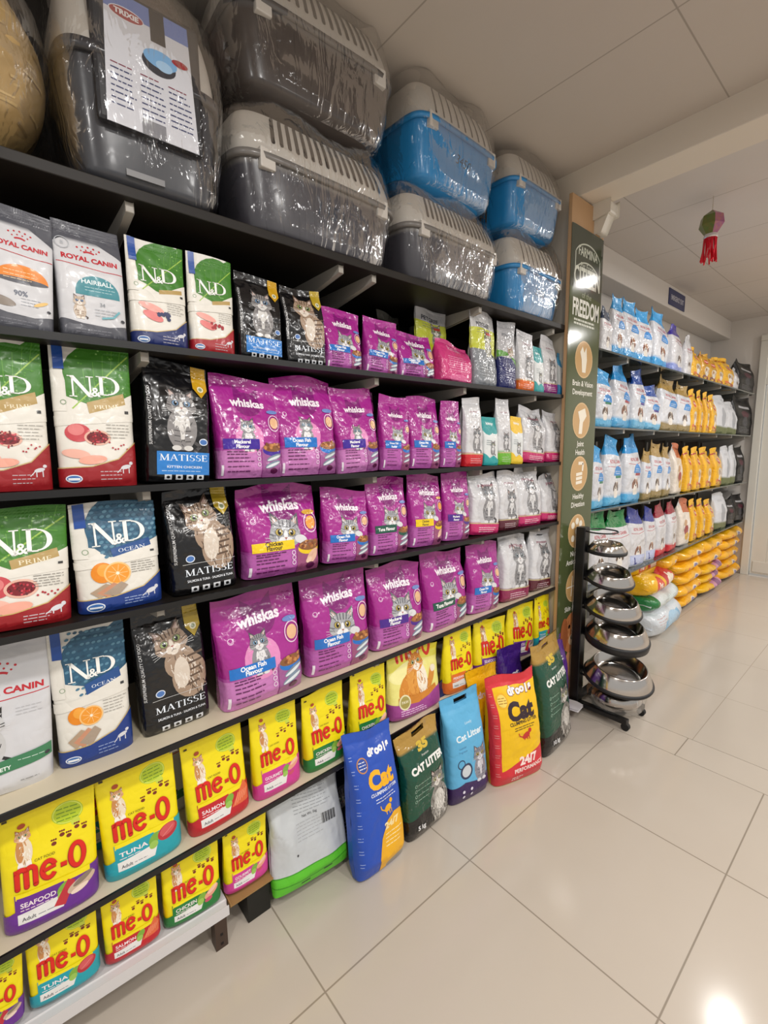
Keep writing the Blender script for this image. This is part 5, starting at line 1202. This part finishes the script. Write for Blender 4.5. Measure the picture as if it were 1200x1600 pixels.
litter(plainbag('#3c1c78', '#5a3aa8', 'pet'), .2, .5, .08, (-1.2, 1.8, .003), (0, -.02, 0), 'dark violet bag between the red based and 10 kg bags, at the back', 511)
# white and green bag lying against the shelf front
def whitelit(w, h, seed):
    a = Art(w, h, seed); a.rect(0, 0, 1, .16, '#5cc22a'); a.stroke([(0, .16), (1, .16)], .012, '#3d9a1c'); a.stroke([(0, .08), (.5, .06), (1, .1)], .012, '#3d9a1c'); a.rect(.3, .03, .42, .045, '#1c4a12'); a.rect(.6, .05, .72, .065, '#1c4a12')
    a.lines(.3, .85, .86, 8, .03, '#8f9294', .007); a.lines(.3, .7, .56, 6, .03, '#a4a6a8', .006); a.ell(.16, .9, .06, .05, '#2f7a2c'); a.ell(.2, .84, .05, .05, '#3f8f34')
    for k in range(16): a.rect(.66 + .013 * k, .46, .66 + .013 * k + (.009 if k % 3 else .004), .56, '#2c2c2e')
    a.txt('Net Wt. 5kg', .5, .6, .03, '#3c3c3e'); a.ell(.28, .3, .012, .012, '#4c4c4e')
    return dict(base='#c4c8ca', seal='#d2d5d6', art=a, style='sack', mat=MATTE, wr=.0045, bands=[(-1, .15, '#5cc22a')])
litter(whitelit, .29, .325, .085, (-1.2, .685, .04), (-.08, -.32, .0), 'white plastic litter bag with lime green base under the lowest shelf', 512)
ct = empty('cardboard_carton', (-1.33, .5, 0), label='open brown carton on black box below pink banded yellow bag', cat='box')
kd = mat('kraft_cardboard', '#a9824f', .8, noise=(14, '#94703f'))
MB().box(-.12, .11, -.03, .045, .0, .104).build('lower_box', mat('black_card', '#15140f', .6), ct, bevel=.002)
MB().box(-.12, .12, -.085, .08, .105, .11).box(-.12, .12, -.085, -.081, .11, .118).box(-.12, .12, .076, .08, .11, .118).build('tray', kd, ct)
ws = empty('cardboard_carton', (-1.46, .845, 0), label='dark carton standing under the yellow bag shelf behind the white litter bag', cat='box')
MB().box(-.1, .06, -.12, .12, 0, .2).build('carton_body', mat('dark_card', '#1d1a17', .7), ws, bevel=.002)

# ============================================================ PET CARRIERS ON TOP
lgt = mat('light_grey_plastic', '#c6c0b8', .35, bump=(60, .04)); 
def carrier(L, H, Dp, loc, yaw, tray, rimc, label, seed, mark=None, slots=14, front=False, wrap=True):
    r = empty('pet_carrier', loc, (0, 0, yaw), label, 'pet carrier', 'wrapped pet carriers on the top shelf')
    n = 6; sp = .56
    T = lambda v: np.where(v < sp, .86 + .14 * np.clip(v / sp, 0, 1) ** .7 - .14 * np.clip(1 - v * 16, 0, 1) ** 2, 1. - .30 * np.clip((v - sp) / (1 - sp), 0, 1) ** 1.6 - .25 * np.clip((v - .94) / .06, 0, 1) ** 2)
    Wf = lambda v: np.where(v < sp, .86 + .14 * np.clip(v / sp, 0, 1) ** .7 - .12 * np.clip(1 - v * 16, 0, 1) ** 2, 1. - .12 * np.clip((v - sp) / (1 - sp), 0, 1) ** 2 - .16 * np.clip((v - .92) / .08, 0, 1) ** 2)
    lf = Loft(L, H, Dp, n, T, Wf, wr=0., seed=seed, seal=2.)
    lf.at0 = lf.at
    a = Art(L, H, seed)
    if mark: a.txt(mark, .5, .28, .07, '#1c2a3c', rot=-4, sh=.2, bold=0)
    if not front:
        a.grp(); [a.rect(.1 + .1 * k, .04, .105 + .1 * k, .5, tray[1]) for k in range(9)]; a.hold = False
        a.rect(.0, .525, 1, .555, rimc)
    make_body('tray', lf, tray[0], a, PRINT, r, [(sp - .05, sp - .01, rimc)], 60, 16, Lmax=.05, v0=0, v1=sp - .01, caps=.99)
    b = Art(L, H, seed + 1)
    if not front:
        for k in range(slots):
            x = .18 + .68 * k / (slots - 1)
            v1 = .93 - .02 * abs(k - slots / 2) / slots; v0 = .70 if slots > 12 else .64
            wd = .022 if slots > 12 else .018
            b.rect(x - wd / 2, v0, x + wd / 2, v1, '#3a3532'); b.ell(x, v0, wd / 2, wd / 2, '#3a3532', n=10); b.ell(x, v1, wd / 2, wd / 2, '#3a3532', n=10)
    make_body('top_cover', lf, '#c9c3ba', b, PRINT, r, None, 60, 14, Lmax=.05, v0=sp, v1=1., caps=.99)
    # rim and latches
    V = []; F = []; N = 60
    ths = np.array([2 * math.pi * j / N for j in range(N)]); c, sn = np.cos(ths), np.sin(ths)
    S = np.sign(c) * np.abs(c) ** (2 / n); sg = np.where(sn >= 0, 1., -1.)
    for z, o in ((sp - .03, .002), (sp - .03, .010), (sp + .015, .010), (sp + .015, .001)):
        p = lf.at(sg, S, np.full(N, z)); sc_ = np.array([(Dp / 2 + o) / (Dp / 2), (L / 2 + o) / (L / 2), 1.]); V += list(p * sc_)
    for i in range(3): F += [(i * N + j, i * N + (j + 1) % N, (i + 1) * N + (j + 1) % N, (i + 1) * N + j) for j in range(N)]
    me = mesh('rim', V, F, PRINT, True); plain_col(me, rimc); rm = link('rim', me, r)
    for yy in ((-.36, .36) if not front else ()):
        MB().box(Dp / 2 - .03, Dp / 2 + .004, yy * L - .022, yy * L + .022, H * (sp - .1), H * (sp + .05)).build('latch', lgt, rm, bevel=.003)
    MB().box(-.05, .05, -.055, -.045, H - .004, H + .018).box(-.05, .05, .045, .055, H - .004, H + .018).box(-.05, .05, -.055, .055, H + .014, H + .022).build('carry_handle', lgt, r, bevel=.003)
    if front:
        # door and printed card on the end that faces the shop
        dr = MB().box(Dp / 2 - .012, Dp / 2 + .006, -L * .34, L * .34, H * .25, H * .86).build('door', mat('dark_door_plastic', '#26262a', .4), r, bevel=.012)
        card = Loft(L * .54, H * .58, .003, 12, lambda v: v * 0 + 1., lambda v: .93 + .14 * (1 - v), wr=0, seed=1, seal=2.)
        a = Art(card.w, card.h, 5)
        a.rect(0, .86, 1, 1, '#6a80bc'); a.ell(.25, .86, .2, .07, '#e9e9ee'); a.ell(.25, .86, .19, .06, '#a42c34'); a.txt('TRIXIE', .25, .845, .055, '#f2f2f2', bold=.04, fit=.28)
        a.rect(.52, .76, .7, 1, '#1c1c20'); a.ell(.6, .6, .2, .13, '#3a3a42'); a.ell(.62, .64, .2, .1, '#7fb2e0'); a.ell(.66, .6, .1, .06, '#a9cdec')
        for cx in (.05, .37, .69): a.lines(cx, cx + .27, .46, 1, .03, '#8a3a50', .012); a.lines(cx, cx + .27, .42, 7, .045, '#3c4470', .014)
        a.rect(.36, .0, .62, .12, '#8a8a90'); a.ell(.86, .68, .1, .04, '#a42c34')
        o = make_body('paper_label', card, '#dcdde4', a, PRINT, dr, None, 40, 8, Lmax=.1, v0=0, v1=1., caps=.995); o.location = (Dp / 2 + .009, 0, H * .25)
        MB().box(Dp / 2 * .9, Dp / 2 * .9 + .004, -.06, .02, H * .06, H * .09).build('maker_badge', mat('badge_grey', '#8a8a8c', .4), r)
    if wrap:
        wf = Loft(L + .04, H + .03, Dp + (.07 if front else .035), 5 if front else 4.2, lambda v: T(np.clip(v, 0.03, .985)) * (1 - .9 * np.clip((v - .93) / .07, 0, 1) ** 2), lambda v: Wf(np.clip(v, 0.03, .985)), wr=.0055, seed=seed + 60, seal=2.)
        V, F = wf.body(72, 30, .002, 1.)
        me = mesh('plastic_wrap', V, F, WRAP, True); o = link('plastic_wrap', me, r, (0, 0, .001)); o['label'] = 'clear plastic wrap'
    return r
GR = ('#46444a', '#3c3a40'); BL = ('#2a8ccc', '#2580be')
zt = 2.0235
carrier(.33, .44, .4, (-1.395, .358, zt), .0, ('#46474c', '#3c3c42'), '#3a3a3e', 'wrapped dark grey carrier, printed card on its door, near the ceiling', 701, front=True)
carrier(.56, .335, .36, (-1.39, .84, zt), .02, GR, '#77736f', 'wrapped grey carrier below another grey carrier, beside the one with a card', 702, mark='1450', slots=16)
carrier(.53, .33, .36, (-1.385, .845, zt + .37), -.02, ('#4c4440', '#403a36'), '#5e5a58', 'wrapped brown grey carrier stacked uppermost, touching the ceiling', 703)
carrier(.55, .32, .36, (-1.39, 1.43, zt), .02, GR, '#77736f', 'wrapped grey carrier right below the large blue carrier', 704, slots=16)
carrier(.47, .335, .34, (-1.38, 1.44, zt + .35), .03, BL, '#2a84c0', 'wrapped large blue carrier with handwritten price, top of the middle pile', 705, mark='3450', slots=9)
carrier(.43, .335, .34, (-1.38, 1.985, zt), .02, BL, '#2a84c0', 'wrapped blue carrier on the shelf end, lower of the last pair', 706, mark='2500', slots=9)
carrier(.41, .305, .33, (-1.385, 1.98, zt + .365), .0, BL, '#2a84c0', 'wrapped blue carrier near the pillar, upper of the last pair', 707, slots=9)
def lump(name, w, h, d, loc, base, label, seed, cat):
    lf = Loft(w, h, d, 2.6, lambda v: np.sin(np.pi * np.clip(v * .9 + .06, 0, 1)) ** .5, lambda v: np.sin(np.pi * np.clip(v * .9 + .06, 0, 1)) ** .5, wr=.008, seed=seed, seal=2.)
    r = empty(name, loc, (0, 0, 0), label, cat)
    a = Art(w, h, seed); 
    for k in range(120): x, y = a.rnd.random(), a.rnd.random(); a.stroke([(x, y), (x + a.rnd.uniform(.02, .1), y + a.rnd.uniform(-.02, .02))], .01, a.rnd.choice(base[1:]))
    make_body('pad', lf, base[0], a, MATTE, r, None, 40, 20, Lmax=.05, v0=.0, v1=1., caps=.8)
    wf = Loft(w + .03, h + .02, d + .03, 2.6, lf.T, lf.W, wr=.012, seed=seed + 5, seal=2.); V, F = wf.body(60, 28, .002, 1.)
    me = mesh('plastic_wrap', V, F, WRAP, True); link('plastic_wrap', me, r)['label'] = 'clear plastic wrap'
lump('wicker_bed', .42, .38, .36, (-1.34, -.035, zt), ('#b99a66', '#d0b27c', '#9c7f4e', '#c9ab74'), 'pale straw coloured pet bed in clear wrap at top left', 720, 'pet bed')
lump('wrapped_cushion', .2, .2, .2, (-1.5, .44, zt + .47), ('#8a7a70', '#9c8a7e', '#75665e', '#9a8c80'), 'brownish wrapped cushion high between the first two carriers', 721, 'cushion')
# wire crate panels behind the carriers
wc = empty('wire_crate', (-1.55, 1.715, zt), label='black wire crate behind and between the blue carriers', cat='crate')
mb = MB()
for k in range(3): mb.tube([(.22, -.014 + .014 * k, .004), (.22, -.014 + .014 * k, .6)], .0018, 5)
for k in range(15): mb.tube([(.22, -.02, .01 + .042 * k), (.22, .02, .01 + .042 * k)], .0018, 5)
mb.build('front_grid', blk, wc)
mb = MB()
for s_ in (-.02, .02): mb.tube([(.22, s_, .004), (-.12, s_, .004), (-.12, s_, .6), (.22, s_, .6), (.22, s_, .004)], .0035, 6)
mb.build('frame', blk, wc)

# ============================================================ PILLAR BANNER, DETECTOR, SIGN, LANTERN
bn = empty('banner_board', (-1.203, 2.36, .05), label='tall olive green pillar banner with round tan health icons', cat='banner')
tan = mat('tan_board', '#b8926a', .45)
MB().box(.0, .018, -.168, .158, .0, 2.56).build('backing_board', tan, bn, bevel=.002)
W_, H_ = .325, 2.43
fb = Loft(W_, H_, .006, 60, lambda v: v * 0 + 1., lambda v: v * 0 + 1., wr=0., seed=3, seal=2.)
a = Art(W_, H_, 9); OL = '#4c5634'
y2 = lambda z: (z - .05) / H_
a.poly([(0, y2(2.2)), (1, y2(2.17)), (1, y2(2.48)), (0, y2(2.48))], '#454a3e')
a.ring(.5, y2(2.33), .42, .27, .02, '#c9cdbf', 25, 155, 20); a.ring(.5, y2(2.245), .42, .27, .02, '#c9cdbf', 25, 155, 20)
a.stroke([(.12, y2(2.33) + .014), (.12, y2(2.245) + .014)], .02, '#c9cdbf'); a.stroke([(.88, y2(2.33) + .014), (.88, y2(2.245) + .014)], .02, '#c9cdbf')
a.txt('FARMINA', .5, y2(2.355), .13, '#c9cdbf', bold=.02, fit=.6); a.txt('Pet Foods', .5, y2(2.30), .08, '#c9cdbf', fit=.45)
a.txt('CITIZEN', .5, y2(2.22), .26, '#d9dccf', bold=.03, fit=.82); a.txt('of the', .5, y2(2.165), .09, '#aab09a', fit=.3)
a.txt('FREEDOM', .5, y2(2.075), .25, '#f0f0e8', bold=.03, fit=.84); a.lines(.14, .86, y2(2.055), 2, .007, '#d9dccf', .03)
ic = [(1.873, 'Brain & Vision|Development'), (1.57, 'Joint|Health'), (1.297, 'Healthy|Digestion'), (.991, 'Natural|Antioxidants'), (.692, 'Skin & Shiny|Coat')]
for z, t in ic:
    v = y2(z); a.ell(.5, v, .27, .27, '#c79f68'); a.ring(.5, v, .28, .28, .02, '#d8b584')
    p, q_ = t.split('|'); a.txt(p, .5, v - .054, .085, '#eceadf', bold=.02); a.txt(q_, .5, v - .072, .085, '#eceadf', bold=.02)
I = [y2(z) for z, t in ic]
a.poly([(.45, I[0] - .026), (.42, I[0]), (.37, I[0] + .014), (.44, I[0] + .026), (.5, I[0] + .014), (.56, I[0] + .026), (.59, I[0]), (.56, I[0] - .026)], '#f2ead8')
a.poly([(.42, I[1] - .028), (.44, I[1]), (.38, I[1] + .018), (.6, I[1] + .026), (.66, I[1] + .01), (.55, I[1] - .004), (.53, I[1] - .028)], '#f2ead8')
for k in range(3): a.stroke([(.4, I[2] - .02 + .009 * k), (.6, I[2] - .018 + .009 * k)], .05, '#f2ead8')
a.stroke([(.6, I[2] + .005), (.62, I[2] + .022), (.46, I[2] + .022)], .05, '#f2ead8')
for dx, dz in ((0, 0), (-.13, .014), (.12, .015), (-.12, -.015), (.13, -.014), (.0, .022)): a.ell(.5 + dx, I[3] + dz, .055, .055, '#f2ead8')
a.stroke([(.25, I[4]), (.75, I[4])], .02, '#f2ead8'); [a.stroke([(.4 + .1 * k, I[4] - .022), (.42 + .08 * k, I[4] + .024)], .02, '#f2ead8') for k in range(3)]
DZ = y2(.43)
a.ell(.5, DZ - .12, .36, .62, '#d39668'); a.ell(.5, DZ, .34, .36, '#c77f4e'); a.fur(.5, DZ, .28, .3, 60, ['#e0a572', '#a8643a', '#d08a58'], .1, .02); a.ell(.22, DZ, .12, .3, '#a35f38'); a.ell(.78, DZ, .12, .3, '#a35f38'); a.ell(.5, DZ - .017, .13, .1, '#e8c09a'); a.ell(.5, DZ - .012, .06, .045, '#2a1a16'); a.ell(.38, DZ + .016, .035, .035, '#1c1210'); a.ell(.62, DZ + .016, .035, .035, '#1c1210')
gl_banner = film_mat('gloss_laminate', .1, .015, 5, 0.)
fo = make_body('printed_sheet', fb, OL, a, gl_banner, bn, None, 24, 30, Lmax=.25, v0=0, v1=1, caps=1., ); fo.location = (.0212, -.0075, .0)

sd = empty('alarm_detector', (-1.2, 2.445, 2.5), label='small off white alarm siren on the pillar top by the beam', cat='alarm')
wpl = mat('off_white_plastic', '#d6cfc2', .4)
MB().prism([(0, .05), (.09, .065), (.09, .12), (0, .12)], 'y', -.05, .05).build('housing', wpl, sd, bevel=.01)
MB().prism([(.005, .06), (.08, .072), (.045, -.01), (.012, -.01)], 'y', -.035, .035).build('horn', wpl, sd, bevel=.008)
sg = empty('wall_sign', (-1.519, 4.62, 2.665), label='small dark blue sign with white letters on the casing', cat='sign')
MB().box(0, .006, -.19, .19, -.065, .065).build('sign_plate', mat('sign_blue', '#2a3566', .35), sg, bevel=.002)
tt = text_tris('EMERGENCY EXIT', .02); x1 = tt[..., 0].max(); V = []; F = []
for t in tt:
    n0 = len(V); V += [Vector((.0075, (p[0] / x1 - .5) * .3, p[1] * .04 - .02)) for p in t]; F.append((n0, n0 + 1, n0 + 2))
link('sign_lettering', mesh('sign_lettering', V, F, mat('sign_white', '#d8dae6', .4)), sg)
# hanging paper lantern
ln = empty('paper_lantern', (-.875, 3.1, 2.42), label='small green and purple lantern with red foil fringe hanging from ceiling', cat='lantern')
MB().tube([(0, 0, .27), (0, 0, .338)], .002, 6).build('string', mat('string', '#cfc6b8', .8), ln)
fo_g = mat('green_foil', '#3f7a3c', .3, .2, noise=(60, '#8a6f3c')); fo_p = mat('purple_foil', '#8a3f9c', .25, .2, noise=(60, '#c98a5a')); fo_r = mat('red_foil', '#d81c34', .22, .45)
def hexa(rs):
    V = [Vector((0, 0, .27))] + [Vector((.052 * math.cos(t), .052 * math.sin(t), .235)) for t in [k * math.pi / 3 for k in range(6)]] + [Vector((.06 * math.cos(t), .06 * math.sin(t), .19)) for t in [k * math.pi / 3 for k in range(6)]] + [Vector((.03 * math.cos(t), .03 * math.sin(t), .145)) for t in [k * math.pi / 3 for k in range(6)]] + [Vector((0, 0, .145))]
    F = []
    for k in rs:
        n = (k + 1) % 6; F += [(0, 1 + k, 1 + n), (1 + k, 7 + k, 7 + n, 1 + n), (7 + k, 13 + k, 13 + n, 7 + n), (19, 13 + n, 13 + k)]
    return V, F
for nm, rs, m_ in (('green_panels', (2, 3, 4), fo_g), ('purple_panels', (5, 0, 1), fo_p)):
    V, F = hexa(rs); link(nm, mesh(nm, V, F, m_), ln)
MB().lathe([(.03, .145), (.034, .13), (.03, .125)], n=20).build('silver_collar', mat('silver_foil', '#d9d4d6', .2, .6), ln)
mb = MB()
for k in range(22):
    t = k * 2 * math.pi / 22; r1 = .03 + .012 * rg.random(); x, y = .028 * math.cos(t), .028 * math.sin(t)
    P = [(x, y, .13), (x * 1.05 + rg.uniform(-.004, .004), y * 1.05, .08), (x * 1.2 + rg.uniform(-.008, .008), y * 1.2 + rg.uniform(-.008, .008), rg.uniform(0, .02))]
    mb.tube(P, .0035, 4)
mb.build('fringe', fo_r, ln)

# ============================================================ BOWL STAND
bs = empty('bowl_stand', (-1.0, 2.44, 0), label='black metal bowl stand with castors at the aisle corner', cat='display stand')
MB().box(-.165, -.115, -.12, -.07, .03, 1.02).build('post', blk, bs, bevel=.004)
mb = MB().box(-.17, .14, -.12, -.085, .035, .06).box(-.17, .14, .085, .12, .035, .06).box(-.17, -.135, -.12, .12, .035, .06)
mb.build('base_frame', blk, bs, bevel=.003)
for x, y in ((.13, -.1), (.13, .1), (-.155, .1), (-.155, -.1)):
    MB().lathe([(.001, -.011), (.02, -.011), (.02, .011), (.001, .011)], (x, y, .02), 18, Matrix.Rotation(math.pi / 2, 3, 'X')).build('castor', mat('rubber', '#141414', .6), bs, smooth=False)
steel = mat('stainless_steel', '#c9c4bf', .16, 1.0); rub = mat('black_rubber_ring', '#17171a', .45)
BW = [(.04, -.005, .225, .165, 12, 'largest steel bowl, open, lowest on the stand'), (.03, -.02, .455, .150, 10, 'wide steel bowl with black base, second lowest on the stand'),
      (.005, -.03, .60, .135, 14, 'steel bowl in the middle of the stand'), (-.015, -.04, .755, .115, 14, 'steel bowl second from the top of the stand'), (-.03, -.05, .905, .092, 4, 'smallest steel bowl at the top of the stand')]
for i, (dx, dy, z, R0, tl, lab) in enumerate(BW):
    mb = MB(); ring = [(dx + R0 * .93 * math.cos(t), dy + R0 * .93 * math.sin(t), z - .012) for t in [k * 2 * math.pi / 32 for k in range(32)]]
    mb.tube(ring, .005, 6, True); mb.tube([(-.14, -.09, z - .012), (dx - R0 * .6, dy - R0 * .6, z - .012)], .006, 6)
    mb.build('ring_holder', blk, bs)
    bw = empty('steel_bowl', (-1.0 + dx, 2.44 + dy, z - .012), (math.radians(tl * .45), math.radians(tl * .8), 0), lab, 'bowl', 'steel bowls on the stand')
    hh = R0 * .5
    MB().lathe([(R0 * .1, .014), (R0, .0145), (R0 * 1.0, .02), (R0 * .80, hh), (R0 * .775, hh + .004), (R0 * .75, hh), (R0 * .70, hh * .35), (R0 * .55, hh * .12 + .014), (0.0005, hh * .1 + .012)], n=48).build('bowl_shell', steel, bw, smooth=True)
    zk = -.022 if i == 1 else 0.
    MB().lathe([(R0 * .9, zk), (R0 * 1.03, zk), (R0 * 1.05, .008), (R0 * 1.02, .018), (R0 * .9, .016)], n=48).build('base_ring', rub, bw, smooth=True)
mb = MB(); ring = [(-.06 + .075 * math.cos(t), -.05 + .075 * math.sin(t), 1.0) for t in [k * 2 * math.pi / 28 for k in range(28)]]
mb.tube(ring, .004, 6, True); mb.build('ring_holder', blk, bs)
bg2 = empty('steel_bowl', (-.97, 2.46, .072), label='spare steel bowls in clear film under the largest bowl', cat='bowl')
MB().lathe([(.04, .01), (.115, .01), (.125, .03), (.105, .08), (.095, .08), (.08, .04), (.001, .03)], n=40).build('bowl_shell', steel, bg2, smooth=True)
wf = Loft(.29, .115, .29, 2.2, lambda v: .9 + .1 * np.sin(v * 3.1), lambda v: .9 + .1 * np.sin(v * 3.1), wr=.007, seed=77, seal=2.); V, F = wf.body(60, 14, .0, 1.)
link('plastic_wrap', mesh('plastic_wrap', V, F, WRAP, True), bg2, (0, 0, -.01))
tr = empty('tile_sample', (-1.12, 2.25, .065), (0, 0, .2), 'small white square dish on the stand base by the banner', 'dish')
MB().prism([(-.05, -.04), (.05, -.04), (.055, .03), (.02, .045), (-.04, .045)], 'z', -.006, .004).build('dish_plate', wlam, tr, bevel=.003)
